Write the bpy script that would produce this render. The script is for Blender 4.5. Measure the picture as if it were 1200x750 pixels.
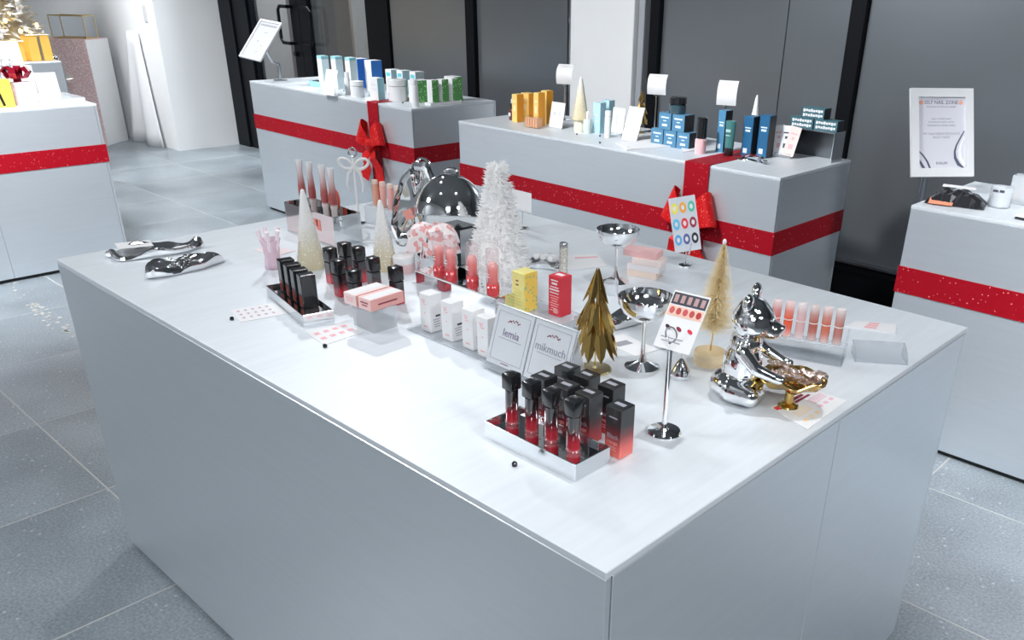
import bpy, bmesh, math, random
from mathutils import Vector, Matrix, Euler
random.seed(7)
PI = math.pi
# ------------------------------------------------------------------ clear
for o in list(bpy.data.objects): bpy.data.objects.remove(o, do_unlink=True)
SC = bpy.context.scene
COL = SC.collection
# ------------------------------------------------------------------ camera (solved from the counters and the floor joints)
FPX, YAW, PITCH, ROLL = 996.705, -0.7239, -0.46716, 0.02773
CAM = Vector((0.557, -0.678, 1.571)); PPX, PPY = 86.735, 108.223
_f = Vector((math.sin(YAW)*math.cos(PITCH), math.cos(YAW)*math.cos(PITCH), math.sin(PITCH)))
_r0 = Vector((math.cos(YAW), -math.sin(YAW), 0)); _u0 = _r0.cross(_f)
_r = _r0*math.cos(ROLL)+_u0*math.sin(ROLL); _u = -_r0*math.sin(ROLL)+_u0*math.cos(ROLL)
cd = bpy.data.cameras.new('camera'); co = bpy.data.objects.new('camera', cd); COL.objects.link(co)
cd.sensor_fit = 'HORIZONTAL'; cd.sensor_width = 36; cd.lens = 36*FPX/1200
cd.shift_x = -PPX/1200; cd.shift_y = PPY/1200; cd.clip_start = 0.05; cd.clip_end = 60
mw = Matrix((_r, _u, -_f)).transposed().to_4x4(); mw.translation = CAM; co.matrix_world = mw
SC.camera = co
# ------------------------------------------------------------------ world, lights, exposure
w = bpy.data.worlds.new('world'); SC.world = w; w.use_nodes = True
w.node_tree.nodes['Background'].inputs[0].default_value = (0.62, 0.7, 0.8, 1)
w.node_tree.nodes['Background'].inputs[1].default_value = 0.35
SC.view_settings.view_transform = 'Standard'; SC.view_settings.look = 'None'
SC.view_settings.gamma = 1; SC.view_settings.use_curve_mapping = False
SC.view_settings.exposure = 1.02
CEIL = 3.2
def lamp(x, y, power, size=0.16, tx=None, ty=None, spread=150, col=(0.95, 0.975, 1.0)):
    d = bpy.data.lights.new('track_or_fill_light', 'AREA'); d.shape = 'DISK'; d.size = size; d.energy = power; d.color = col
    d.spread = math.radians(spread)
    o = bpy.data.objects.new('track_or_fill_light', d); COL.objects.link(o); o.location = (x, y, CEIL-0.12)
    t = Vector((x if tx is None else tx, y if ty is None else ty, 0.9)) - o.location
    o.rotation_euler = t.to_track_quat('-Z', 'Y').to_euler()
    return o
lamp(-3.6, 2.0, 1.7, 0.07, -0.8, 0.5, 80)
lamp(-2.4, 0.8, 2.2, 0.07, -1.5, 0.5, 90)
lamp(-1.3, -0.4, 0.9, 0.07, -0.4, 0.4, 90)
lamp(-0.2, 0.8, 2.3, 0.07, -0.1, 0.4, 90)
lamp(-2.0, 0.3, 10, 0.3, -1.8, 3.2, 70)
lamp(-4.5, 0.7, 9, 0.3, -4.5, 2.9, 80)
lamp(-6.6, 1.9, 13, 0.4, spread=120)
lamp(-3.2, 0.2, 24, 0.4, -5.3, 0.5, 80)
lamp(-7.6, 0.9, 31, 0.4, -9.0, 3.0, 120)
lamp(-3.5, -1.9, 34, 0.8, -3.0, -0.8, spread=170)  # unseen wide fill lamp, added to brighten the main counter's front
lamp(1.3, 0.8, 15, 0.4, 0.7, 2.4, 60)
lamp(1.3, -1.9, 25, 0.8, 0.2, -0.8, spread=160)  # second added fill lamp, lifts the same front from the right
lamp(2.4, 0.2, 5.5, 0.8, 0.4, 0.2, spread=70)  # added wide lamp, aimed and narrowed to brighten the main counter's right side

T = 0.9                                    # height of every counter top
def ray(x, y): return _f*FPX + _r*(x-600-PPX) - _u*(y-375-PPY)
def P(x, y, z=T): d = ray(x, y); return CAM + d*((z-CAM.z)/d.z)      # where a pixel meets the plane at height z
def PY(x, y, Y): d = ray(x, y); return CAM + d*((Y-CAM.y)/d.y)       # where a pixel meets a wall plane
def PX(x, y, X): d = ray(x, y); return CAM + d*((X-CAM.x)/d.x)
def ang(a, b): d = b-a; return math.atan2(d.y, d.x)

# ------------------------------------------------------------------ materials
MATS = {}
def principled(name):
    m = bpy.data.materials.new(name); m.use_nodes = True
    return m, m.node_tree, m.node_tree.nodes['Principled BSDF']
def mat(name, col, rough=0.5, metal=0.0, bump=0.0, bscale=200.0, var=0.0, vscale=8.0, trans=0.0, emit=None, estr=1.0, coat=0.0, stretch=None, ior=1.45, spec=None):
    if name in MATS: return MATS[name]
    m, nt, b = principled(name); N = nt.nodes; L = nt.links
    c = (col[0], col[1], col[2], 1)
    b.inputs['Base Color'].default_value = c; b.inputs['Roughness'].default_value = rough
    b.inputs['Metallic'].default_value = metal; b.inputs['Transmission Weight'].default_value = trans
    b.inputs['IOR'].default_value = ior
    if spec is not None: b.inputs['Specular IOR Level'].default_value = spec
    b.inputs['Coat Weight'].default_value = coat
    if emit: b.inputs['Emission Color'].default_value = (*emit, 1); b.inputs['Emission Strength'].default_value = estr
    tc = N.new('ShaderNodeTexCoord')
    src = tc.outputs['Object']
    if stretch:
        mp = N.new('ShaderNodeMapping'); mp.inputs['Scale'].default_value = stretch
        L.new(src, mp.inputs['Vector']); src = mp.outputs[0]
    if var > 0:
        n = N.new('ShaderNodeTexNoise'); n.inputs['Scale'].default_value = vscale; n.inputs['Detail'].default_value = 4
        L.new(src, n.inputs['Vector'])
        r = N.new('ShaderNodeValToRGB')
        r.color_ramp.elements[0].position = 0.3; r.color_ramp.elements[1].position = 0.7
        r.color_ramp.elements[0].color = tuple(max(0, v*(1-var)) for v in c[:3])+(1,)
        r.color_ramp.elements[1].color = tuple(min(1, v*(1+var)) for v in c[:3])+(1,)
        L.new(n.outputs['Fac'], r.inputs[0]); L.new(r.outputs[0], b.inputs['Base Color'])
    if bump > 0:
        n = N.new('ShaderNodeTexNoise'); n.inputs['Scale'].default_value = bscale; n.inputs['Detail'].default_value = 2
        L.new(src, n.inputs['Vector'])
        bp = N.new('ShaderNodeBump'); bp.inputs['Strength'].default_value = bump; bp.inputs['Distance'].default_value = 0.002
        L.new(n.outputs['Fac'], bp.inputs['Height']); L.new(bp.outputs[0], b.inputs['Normal'])
    MATS[name] = m; return m
def ombre(name, stops, rough=0.25, metal=0.0, trans=0.0, coat=0.3):
    if name in MATS: return MATS[name]
    m, nt, b = principled(name); N = nt.nodes; L = nt.links
    tc = N.new('ShaderNodeTexCoord'); sx = N.new('ShaderNodeSeparateXYZ'); r = N.new('ShaderNodeValToRGB')
    L.new(tc.outputs['Generated'], sx.inputs[0]); L.new(sx.outputs['Z'], r.inputs[0]); L.new(r.outputs[0], b.inputs['Base Color'])
    e = r.color_ramp.elements
    while len(e) < len(stops): e.new(0.5)
    for i, (p, c) in enumerate(stops): e[i].position = p; e[i].color = (*c, 1)
    b.inputs['Roughness'].default_value = rough; b.inputs['Metallic'].default_value = metal
    b.inputs['Transmission Weight'].default_value = trans; b.inputs['Coat Weight'].default_value = coat
    MATS[name] = m; return m
def clear(name, tint=(1, 1, 1), gloss=0.12, rough=0.03, body=0.0, bodycol=(1, 1, 1)):
    if name in MATS: return MATS[name]
    m = bpy.data.materials.new(name); m.use_nodes = True; nt = m.node_tree; N = nt.nodes; L = nt.links
    N.remove(N['Principled BSDF']); out = N['Material Output']
    tr = N.new('ShaderNodeBsdfTransparent'); tr.inputs[0].default_value = (*tint, 1)
    gl = N.new('ShaderNodeBsdfGlossy'); gl.inputs['Roughness'].default_value = rough
    df = N.new('ShaderNodeBsdfDiffuse'); df.inputs[0].default_value = (*bodycol, 1)
    lw = N.new('ShaderNodeLayerWeight'); lw.inputs['Blend'].default_value = 0.5
    pw = N.new('ShaderNodeMath'); pw.operation = 'POWER'; pw.inputs[1].default_value = 4.0; L.new(lw.outputs['Facing'], pw.inputs[0])
    ad = N.new('ShaderNodeMath'); ad.operation = 'MULTIPLY_ADD'; ad.inputs[1].default_value = 0.6; ad.inputs[2].default_value = gloss*0.3
    L.new(pw.outputs[0], ad.inputs[0])
    m1 = N.new('ShaderNodeMixShader'); m1.inputs[0].default_value = body; L.new(tr.outputs[0], m1.inputs[1]); L.new(df.outputs[0], m1.inputs[2])
    m2 = N.new('ShaderNodeMixShader'); L.new(ad.outputs[0], m2.inputs[0]); L.new(m1.outputs[0], m2.inputs[1]); L.new(gl.outputs[0], m2.inputs[2])
    L.new(m2.outputs[0], out.inputs['Surface'])
    MATS[name] = m; return m
def glitter(name, base, fleck, scale=400, thr=0.06, rough=0.35, metal=0.2):
    if name in MATS: return MATS[name]
    m, nt, b = principled(name); N = nt.nodes; L = nt.links
    tc = N.new('ShaderNodeTexCoord'); v = N.new('ShaderNodeTexVoronoi'); v.inputs['Scale'].default_value = scale
    L.new(tc.outputs['Object'], v.inputs['Vector'])
    sp = N.new('ShaderNodeSeparateColor'); L.new(v.outputs['Color'], sp.inputs[0])
    lt = N.new('ShaderNodeMath'); lt.operation = 'LESS_THAN'; lt.inputs[1].default_value = thr; L.new(sp.outputs[0], lt.inputs[0])
    mx = N.new('ShaderNodeMix'); mx.data_type = 'RGBA'; mx.inputs[6].default_value = (*base, 1); mx.inputs[7].default_value = (*fleck, 1)
    L.new(lt.outputs[0], mx.inputs[0]); L.new(mx.outputs[2], b.inputs['Base Color'])
    bp = N.new('ShaderNodeBump'); bp.inputs['Strength'].default_value = 0.35; bp.inputs['Distance'].default_value = 0.002
    L.new(sp.outputs[1], bp.inputs['Height']); L.new(bp.outputs[0], b.inputs['Normal'])
    b.inputs['Roughness'].default_value = rough; b.inputs['Metallic'].default_value = metal; b.inputs['Specular IOR Level'].default_value = 0.2
    MATS[name] = m; return m
def fibre(name, col):
    m = bpy.data.materials.new(name); m.use_nodes = True; nt = m.node_tree; N = nt.nodes; L = nt.links
    N.remove(N['Principled BSDF']); d = N.new('ShaderNodeBsdfDiffuse'); t = N.new('ShaderNodeBsdfTranslucent'); x = N.new('ShaderNodeMixShader')
    n = N.new('ShaderNodeTexNoise'); n.inputs['Scale'].default_value = 40; r = N.new('ShaderNodeValToRGB')
    r.color_ramp.elements[0].color = tuple(v*0.93 for v in col)+(1,); r.color_ramp.elements[1].color = tuple(min(1, v*1.05) for v in col)+(1,)
    L.new(n.outputs['Fac'], r.inputs[0])
    for k in (d, t): L.new(r.outputs[0], k.inputs[0])
    x.inputs[0].default_value = 0.5; L.new(d.outputs[0], x.inputs[1]); L.new(t.outputs[0], x.inputs[2]); L.new(x.outputs[0], N['Material Output'].inputs['Surface'])
    MATS[name] = m; return m
def floor_mat():
    m, nt, b = principled('polished_stone_tile'); N = nt.nodes; L = nt.links
    tc = N.new('ShaderNodeTexCoord'); oi = N.new('ShaderNodeObjectInfo')
    ad = N.new('ShaderNodeVectorMath'); ad.operation = 'ADD'; L.new(tc.outputs['Object'], ad.inputs[0]); L.new(oi.outputs['Location'], ad.inputs[1])
    n1 = N.new('ShaderNodeTexNoise'); n1.inputs['Scale'].default_value = 2.3; n1.inputs['Detail'].default_value = 3; L.new(ad.outputs[0], n1.inputs['Vector'])
    n2 = N.new('ShaderNodeTexNoise'); n2.inputs['Scale'].default_value = 120; n2.inputs['Detail'].default_value = 3; L.new(ad.outputs[0], n2.inputs['Vector'])
    m2 = N.new('ShaderNodeMix'); m2.data_type = 'FLOAT'; m2.inputs[0].default_value = 0.55; L.new(n1.outputs['Fac'], m2.inputs[2]); L.new(n2.outputs['Fac'], m2.inputs[3])
    mr = N.new('ShaderNodeMapRange'); mr.inputs[1].default_value = 0.34; mr.inputs[2].default_value = 0.66; L.new(m2.outputs[0], mr.inputs[0])
    r = N.new('ShaderNodeMix'); r.data_type = 'RGBA'; r.inputs[6].default_value = (0.15, 0.175, 0.195, 1); r.inputs[7].default_value = (0.33, 0.375, 0.41, 1); L.new(mr.outputs[0], r.inputs[0])
    v = N.new('ShaderNodeTexVoronoi'); v.inputs['Scale'].default_value = 55; L.new(ad.outputs[0], v.inputs['Vector'])
    sp = N.new('ShaderNodeSeparateColor'); L.new(v.outputs['Color'], sp.inputs[0])
    g = N.new('ShaderNodeMath'); g.operation = 'LESS_THAN'; g.inputs[1].default_value = 0.07; L.new(sp.outputs[0], g.inputs[0])
    g2 = N.new('ShaderNodeMath'); g2.operation = 'LESS_THAN'; g2.inputs[1].default_value = 0.28; L.new(v.outputs['Distance'], g2.inputs[0])
    g3 = N.new('ShaderNodeMath'); g3.operation = 'MULTIPLY'; L.new(g.outputs[0], g3.inputs[0]); L.new(g2.outputs[0], g3.inputs[1])
    g4 = N.new('ShaderNodeMath'); g4.operation = 'MULTIPLY'; g4.inputs[1].default_value = 0.55; L.new(g3.outputs[0], g4.inputs[0])
    c = N.new('ShaderNodeMix'); c.data_type = 'RGBA'; c.inputs[7].default_value = (0.55, 0.57, 0.57, 1); L.new(r.outputs[2], c.inputs[6]); L.new(g4.outputs[0], c.inputs[0])
    L.new(c.outputs[2], b.inputs['Base Color'])
    rr = N.new('ShaderNodeMath'); rr.operation = 'MULTIPLY_ADD'; rr.inputs[1].default_value = 0.08; rr.inputs[2].default_value = 0.285; L.new(n1.outputs['Fac'], rr.inputs[0]); L.new(rr.outputs[0], b.inputs['Roughness'])
    b.inputs['Specular IOR Level'].default_value = 0.65
    MATS['tile'] = m; return m
TILE = floor_mat()
ALU = mat('brushed_aluminium', (0.68, 0.73, 0.775), 0.33, 0.62, 0.05, 60, 0.015, 5, stretch=(1, 1, 14))
ALUTOP = mat('brushed_aluminium_top', (0.72, 0.76, 0.80), 0.45, 0.2, 0.08, 60, 0.03, 5, stretch=(14, 1, 1))
CHROME = mat('chrome', (0.88, 0.89, 0.9), 0.05, 1.0)
CHROME2 = mat('hammered_chrome', (0.86, 0.87, 0.89), 0.08, 1.0, 0.6, 40)
MIRROR = mat('mirror_acrylic', (0.82, 0.84, 0.86), 0.02, 1.0)
STEEL = mat('satin_steel', (0.55, 0.57, 0.6), 0.25, 1.0)
WHITE = mat('white_card', (0.8, 0.8, 0.81), 0.55)
GLOSSW = mat('white_gloss', (0.85, 0.85, 0.86), 0.2, coat=0.4)
PLAST = mat('black_plastic', (0.012, 0.013, 0.015), 0.22, coat=0.5)
BLACK = mat('black_metal', (0.005, 0.006, 0.008), 0.45, spec=0.15)
WALLG = mat('grey_panel', (0.22, 0.24, 0.26), 0.3, 0.65, var=0.06, vscale=1.2)
PAINT = mat('white_paint', (0.8, 0.81, 0.82), 0.6, var=0.02, vscale=2)
GROUT = mat('grout', (0.47, 0.47, 0.455), 0.8)
RED = glitter('red_glitter_ribbon', (0.33, 0.002, 0.011), (0.8, 0.2, 0.2), 260, 0.012, 0.5, 0.0)
REDB = glitter('red_satin_bow', (0.6, 0.008, 0.01), (0.95, 0.2, 0.15), 300, 0.03, 0.35, 0.1)
GOLD = mat('gold_metal', (0.68, 0.47, 0.16), 0.18, 1.0, 0.15, 60)
PALEGOLD = mat('pale_gold', (0.78, 0.68, 0.42), 0.3, 1.0)
ACR = clear('clear_acrylic', (0.97, 0.98, 0.99), 0.15)
ACRM = clear('frosted_acrylic', (0.93, 0.95, 0.97), 0.15, 0.12, 0.28, (0.9, 0.92, 0.94))
GLASS = clear('door_glass', (0.75, 0.78, 0.8), 0.1, 0.01)
INK = mat('grey_ink', (0.32, 0.32, 0.36), 0.7)
DARKINK = mat('dark_ink', (0.06, 0.06, 0.08), 0.7)
WINE = mat('wine_ink', (0.25, 0.03, 0.06), 0.7)
PINKINK = mat('pink_ink', (0.85, 0.45, 0.48), 0.7)
WIRE = mat('steel_wire', (0.7, 0.71, 0.73), 0.2, 1.0)

# ------------------------------------------------------------------ mesh builder
class MB:
    def __init__(s): s.bm = bmesh.new()
    def _x(s, vs, M):
        if M is not None: bmesh.ops.transform(s.bm, matrix=M, verts=vs)
    def box(s, c, d, bev=0.0, M=None, seg=1):
        t = bmesh.new(); bmesh.ops.create_cube(t, size=1)
        bmesh.ops.scale(t, vec=d, verts=t.verts)
        if bev > 0: bmesh.ops.bevel(t, geom=t.edges[:], offset=min(bev, min(d)*0.45), segments=seg, affect='EDGES', profile=0.5)
        bmesh.ops.translate(t, vec=c, verts=t.verts)
        s._merge(t, M); return s
    def _merge(s, t, M=None):
        if M is not None: bmesh.ops.transform(t, matrix=M, verts=t.verts)
        me = bpy.data.meshes.new('tmp'); t.to_mesh(me); t.free(); s.bm.from_mesh(me); bpy.data.meshes.remove(me)
    def lathe(s, prof, seg=24, M=None, square=0):
        t = bmesh.new(); rings = []
        for r, z in prof:
            if r < 1e-6: rings.append([t.verts.new((0, 0, z))]); continue
            ring = []
            for i in range(seg):
                a = 2*PI*i/seg+PI/seg; k = 1.0
                if square: k = 1.0/(abs(math.cos(a))**square+abs(math.sin(a))**square)**(1.0/square)
                ring.append(t.verts.new((r*k*math.cos(a), r*k*math.sin(a), z)))
            rings.append(ring)
        for A, B in zip(rings, rings[1:]):
            for i in range(seg):
                j = (i+1) % seg
                if len(A) == 1 and len(B) == 1: continue
                if len(A) == 1: t.faces.new((A[0], B[j], B[i])) if False else t.faces.new((A[0], B[i], B[j]))
                elif len(B) == 1: t.faces.new((A[i], A[j], B[0]))
                else: t.faces.new((A[i], A[j], B[j], B[i]))
        if len(rings[0]) > 1: t.faces.new(rings[0][::-1])
        if len(rings[-1]) > 1: t.faces.new(rings[-1])
        bmesh.ops.recalc_face_normals(t, faces=t.faces)
        s._merge(t, M); return s
    def tube(s, pts, r, seg=8, closed=False, cap=True):
        t = bmesh.new(); pts = [Vector(p) for p in pts]; n = len(pts); rings = []
        nrm = None
        for i, p in enumerate(pts):
            a = pts[(i-1) % n] if (closed or i > 0) else p
            b = pts[(i+1) % n] if (closed or i < n-1) else p
            d = (b-a).normalized()
            if nrm is None:
                nrm = d.orthogonal().normalized()
            nrm = (nrm-d*nrm.dot(d))
            nrm = nrm.normalized() if nrm.length > 1e-6 else d.orthogonal().normalized()
            bi = d.cross(nrm); rr = r[i] if isinstance(r, (list, tuple)) else r
            rings.append([t.verts.new(p+(nrm*math.cos(2*PI*k/seg)+bi*math.sin(2*PI*k/seg))*rr) for k in range(seg)])
        m = n if closed else n-1
        for i in range(m):
            A = rings[i]; B = rings[(i+1) % n]
            for k in range(seg): t.faces.new((A[k], A[(k+1) % seg], B[(k+1) % seg], B[k]))
        if not closed and cap: t.faces.new(rings[0][::-1]); t.faces.new(rings[-1])
        bmesh.ops.recalc_face_normals(t, faces=t.faces)
        s._merge(t); return s
    def ell(s, c, r, M=None, u=20, v=12):
        t = bmesh.new(); bmesh.ops.create_uvsphere(t, u_segments=u, v_segments=v, radius=1)
        bmesh.ops.scale(t, vec=r, verts=t.verts)
        if M is not None: bmesh.ops.transform(t, matrix=M, verts=t.verts)
        bmesh.ops.translate(t, vec=c, verts=t.verts); s._merge(t); return s
    def poly(s, pts, h, M=None):
        t = bmesh.new(); a = [t.verts.new((x, y, 0)) for x, y in pts]; b = [t.verts.new((x, y, h)) for x, y in pts]
        t.faces.new(a[::-1]); t.faces.new(b); n = len(a)
        for i in range(n): t.faces.new((a[i], a[(i+1) % n], b[(i+1) % n], b[i]))
        bmesh.ops.recalc_face_normals(t, faces=t.faces); s._merge(t, M); return s
    def quad(s, a, b, c, d):
        s.bm.faces.new([s.bm.verts.new(p) for p in (a, b, c, d)]); return s
    def strip(s, pts, wdir, width, th=0.0015):                       # a ribbon swept along pts, with thickness
        t = bmesh.new(); wv = Vector(wdir); rows = []; n = len(pts); pts = [Vector(p) for p in pts]
        for i, p in enumerate(pts):
            d = (pts[min(i+1, n-1)]-pts[max(i-1, 0)]).normalized(); nn = d.cross(wv).normalized()*th/2
            ww = wv*(width[i] if isinstance(width, list) else width)/2
            rows.append([t.verts.new(p-ww-nn), t.verts.new(p+ww-nn), t.verts.new(p+ww+nn), t.verts.new(p-ww+nn)])
        for A, B in zip(rows, rows[1:]):
            for k in range(4): t.faces.new((A[k], A[(k+1) % 4], B[(k+1) % 4], B[k]))
        t.faces.new(rows[0][::-1]); t.faces.new(rows[-1])
        bmesh.ops.recalc_face_normals(t, faces=t.faces); s._merge(t); return s
    def mesh(s, name, smooth=True, angle=35):
        me = bpy.data.meshes.new(name); s.bm.to_mesh(me); s.bm.free()
        if smooth:
            me.shade_smooth(); me.set_sharp_from_angle(angle=math.radians(angle))
        return me
    def build(s, name, m, parent=None, loc=(0, 0, 0), rz=0.0, smooth=True, side=None, label=None):
        me = s.mesh(name, smooth)
        me.materials.append(m)
        if side is not None:                                         # a second material on the +-x faces
            me.materials.append(side)
            for f in me.polygons:
                if abs(f.normal.x) > 0.7: f.material_index = 1
        return link(name, me, parent, loc, rz, label)
def link(name, me, parent=None, loc=(0, 0, 0), rz=0.0, label=None):
    o = bpy.data.objects.new(name, me); COL.objects.link(o); o.parent = parent
    o.location = loc; o.rotation_euler = (0, 0, rz)
    if label: o['label'] = label
    return o
def tag(o, label, cat, group=None):
    o['label'] = label; o['category'] = cat
    if group: o['group'] = group
    return o
def struct(o): o['kind'] = 'structure'; return o
def stuff(o): o['kind'] = 'stuff'; return o
def thing(name, label, cat, loc=(0, 0, 0), rz=0.0, group=None):
    o = bpy.data.objects.new(name, None); COL.objects.link(o); o.empty_display_size = 0.05
    o.location = loc; o.rotation_euler = (0, 0, rz); return tag(o, label, cat, group)
def dup(o, loc=None, label=None, parent=None, rz=None):
    c = o.copy(); COL.objects.link(c)
    if parent is not None: c.parent = parent
    if loc is not None: c.location = loc
    if rz is not None: c.rotation_euler = (0, 0, rz)
    if label: c['label'] = label
    for ch in [k for k in bpy.data.objects if k.parent == o]: dup(ch, parent=c)
    return c
def frame_of(c, e1, e2):                                             # local x -> e1, y -> e2, z -> their cross
    e1 = Vector(e1).normalized(); e2 = Vector(e2); e2 = (e2-e1*e2.dot(e1)).normalized(); e3 = e1.cross(e2)
    M = Matrix((e1, e2, e3)).transposed().to_4x4(); M.translation = Vector(c); return M
def text(body, size, M, m, parent, name='lettering', extr=0.0003, align='CENTER'):
    cu = bpy.data.curves.new('t', 'FONT'); cu.body = body; cu.size = size; cu.align_x = align; cu.align_y = 'CENTER'; cu.extrude = extr
    cu.resolution_u = 2
    o = bpy.data.objects.new('t', cu); COL.objects.link(o); dg = bpy.context.evaluated_depsgraph_get()
    me = bpy.data.meshes.new_from_object(o.evaluated_get(dg)); bpy.data.objects.remove(o); bpy.data.curves.remove(cu)
    me.transform(M); me.materials.clear(); me.materials.append(m)
    return link(name, me, parent)
def bars(rows, M, m, parent, name='printed_text', t=0.0006):         # rows of fine print too small to read: (x, y, width, height)
    b = MB()
    for x, y, ww, h in rows: b.box((x, y, 0), (ww, h, t), M=M)
    return stuff(b.build(name, m, parent, smooth=False))
FRONT = lambda y=0.0: frame_of((0, y, 0), (1, 0, 0), (0, 0, 1))       # a face looking to -y: local x right, y up
SIDE = lambda x=0.0: frame_of((x, 0, 0), (0, 1, 0), (0, 0, 1))        # a face looking to +x
# ================================================================== THE SETTING
WY = 3.69                                   # plane of the panelled back wall
RX0, RX1, RY0 = -12.3, 3.06, -2.62
TS = 0.666; TX, TY = -2.937, 0.081          # floor joints
fl = struct(MB().box(((RX0+RX1)/2, (RY0+7)/2, -0.05), (RX1-RX0, 7-RY0, 0.1-0.0016)).build('floor', GROUT, smooth=False))
b = MB().box((0, 0, -0.006), (TS-0.006, TS-0.006, 0.012), 0.0006)
tile_me = b.mesh('tile', False); tile_me.materials.append(TILE)
i0 = math.floor((RX0-TX)/TS); i1 = math.ceil((RX1-TX)/TS); j0 = math.floor((RY0-TY)/TS); j1 = math.ceil((WY-TY)/TS)
for i in range(i0+1, i1-1):
    for j in range(j0+1, j1):
        cy = TY+(j+0.5)*TS
        o = link('tile', tile_me, fl, (TX+(i+0.5)*TS, cy, 0.0))
        o.rotation_euler = (0, 0, (PI/2)*((i*7+j*3) % 4))
ceil = struct(MB().box(((RX0+RX1)/2, (RY0+WY)/2, CEIL+0.05), (RX1-RX0, WY-RY0, 0.1)).build('ceiling', mat('ceiling_paint', (0.22, 0.23, 0.24), 0.7), smooth=False))
struct(MB().box(((RX0+RX1)/2, RY0-0.05, CEIL/2), (RX1-RX0, 0.1, CEIL)).build('wall_front', mat('shop_wall_white', (0.62, 0.64, 0.66), 0.7), smooth=False))
struct(MB().box((RX1+0.05, (RY0+WY)/2, CEIL/2), (0.1, WY-RY0, CEIL)).build('wall_right', mat('shop_wall_grey', (0.2, 0.21, 0.22), 0.6), smooth=False))
struct(MB().box((RX0-0.05, (RY0+3.05)/2, CEIL/2), (0.1, 3.05-RY0, CEIL)).build('wall_left', PAINT, smooth=False))
# back wall: grey panels between black mullions
wb = struct(MB().box(((-5.45+RX1)/2, WY+0.14, CEIL/2), (RX1+5.45, 0.1, CEIL)).build('wall_back', BLACK, smooth=False))
def panel(x0, x1, z0=0.25, z1=CEIL, m=WALLG):
    return MB().box(((x0+x1)/2, WY+0.045, (z0+z1)/2), (x1-x0-0.004, 0.09, z1-z0), 0.002).build('panel', m, wb, smooth=False)
for x0, x1 in [(-5.44, -4.52), (-4.43, -3.50), (-2.79, -1.965), (-1.965, -1.60), (-1.515, -0.2), (-0.2, 1.1), (1.1, 2.4), (2.4, RX1)]: panel(x0, x1)
for x0, x1 in [(-4.52, -4.43), (-2.86, -2.79), (-1.60, -1.515)]:
    MB().box(((x0+x1)/2, WY+0.03, CEIL/2), (x1-x0, 0.13, CEIL), 0.004).build('mullion', BLACK, wb)
bb = struct(MB().box(((-5.45+RX1)/2, WY+0.04, 0.118), (RX1+5.45, 0.12, 0.235)).box(((-5.45+RX1)/2, WY-0.028, 0.2), (RX1+5.45, 0.012, 0.012)).build('baseboard_back', BLACK, smooth=False))
MB().box(((-5.45+RX1)/2, WY+0.03, 0.244), (RX1+5.45, 0.14, 0.012)).build('edge_strip', STEEL, bb, smooth=False)
# white pilaster on the back wall, with its edge trims and a steel conduit
pil = struct(MB().box((-3.18, WY-0.02, CEIL/2), (0.51, 0.16, CEIL), 0.004).build('trim_1', PAINT, smooth=False))
MB().box((-2.895, WY-0.0, CEIL/2), (0.045, 0.14, CEIL), 0.004).build('edge_trim', mat('grey_trim', (0.42, 0.44, 0.47), 0.4, 0.3), pil)
b = MB().tube([(-3.475, WY-0.05, 0), (-3.475, WY-0.05, CEIL)], 0.014, 10).build('conduit', STEEL, pil)
for z in (1.08, 1.36): MB().lathe([(0.019, z-0.015), (0.019, z+0.015)], 12, Matrix.Translation((-3.475, WY-0.05, 0))).build('conduit_clamp', STEEL, pil)
MB().box((-3.512, WY+0.0, CEIL/2), (0.025, 0.12, CEIL)).build('edge_trim', WALLG, pil, smooth=False)
# white wall and corner at the far left
wl = struct(MB().box(((-8.16+RX0)/2, (3.05+3.9)/2, CEIL/2), (-8.16-RX0, 0.85, CEIL)).build('wall_corner', PAINT, smooth=False))
sw = MB().box((0, 0, 0), (0.05, 0.012, 0.145), 0.004).build('wall_switch', mat('grey_plate', (0.55, 0.56, 0.58), 0.4), None, (-8.35, 3.044, 1.216)); tag(sw, 'small grey rectangular switch plate on the white corner wall', 'switch')
# draped white sheets against that wall
def sheet_obj(x0, x1, h, y, seed, label):
    random.seed(seed); t = MB(); n = 14; rows = []
    for k in range(9):
        z = 0.002+h*k/8; sp = 1-0.55*(k/8)**0.8; row = []
        for i in range(n+1):
            u = i/n; xx = (x0+x1)/2+(u-0.5)*(x1-x0)*sp; yy = y-0.02-0.1*(1-k/8)*(0.6+0.4*math.sin(u*9+seed))*0.9
            row.append(t.bm.verts.new((xx, yy, z)))
        rows.append(row)
    for A, B in zip(rows, rows[1:]):
        for i in range(n): t.bm.faces.new((A[i], A[i+1], B[i+1], B[i]))
    o = t.build('draped_sheet', mat('white_cloth', (0.8, 0.81, 0.83), 0.85, bump=0.2, bscale=30))
    md = o.modifiers.new('thick', 'SOLIDIFY'); md.thickness = 0.006
    return tag(o, label, 'cloth')
sheet_obj(-8.98, -8.4, 1.05, 3.045, 2, 'white cloth sheet hanging in a narrow peak on the white corner wall')
# ---------------- glazed double door
DF = BLACK
fr = struct(MB().build('door_frame', DF)) if False else None
d1 = struct(thing('door_1', '', '')) ; del d1['label']; del d1['category']
def dpart(nm, x0, x1, z0, z1, y0=WY-0.02, y1=WY+0.06, m=DF, bev=0.003): return MB().box(((x0+x1)/2, (y0+y1)/2, (z0+z1)/2), (x1-x0, y1-y0, z1-z0), bev).build(nm, m, d1)
dpart('jamb', -8.16, -7.93, 0, CEIL, WY-0.02, WY+0.10); dpart('jamb', -7.925, -7.78, 0, CEIL, WY-0.0, WY+0.10); dpart('jamb', -7.775, -7.64, 0, CEIL, WY-0.015, WY+0.10)
dpart('jamb', -5.72, -5.56, 0, CEIL, WY, WY+0.1); dpart('jamb', -5.555, -5.45, 0, CEIL, WY-0.02, WY+0.1)
dpart('threshold', -7.64, -5.72, 0.001, 0.03, WY, WY+0.08)
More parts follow.
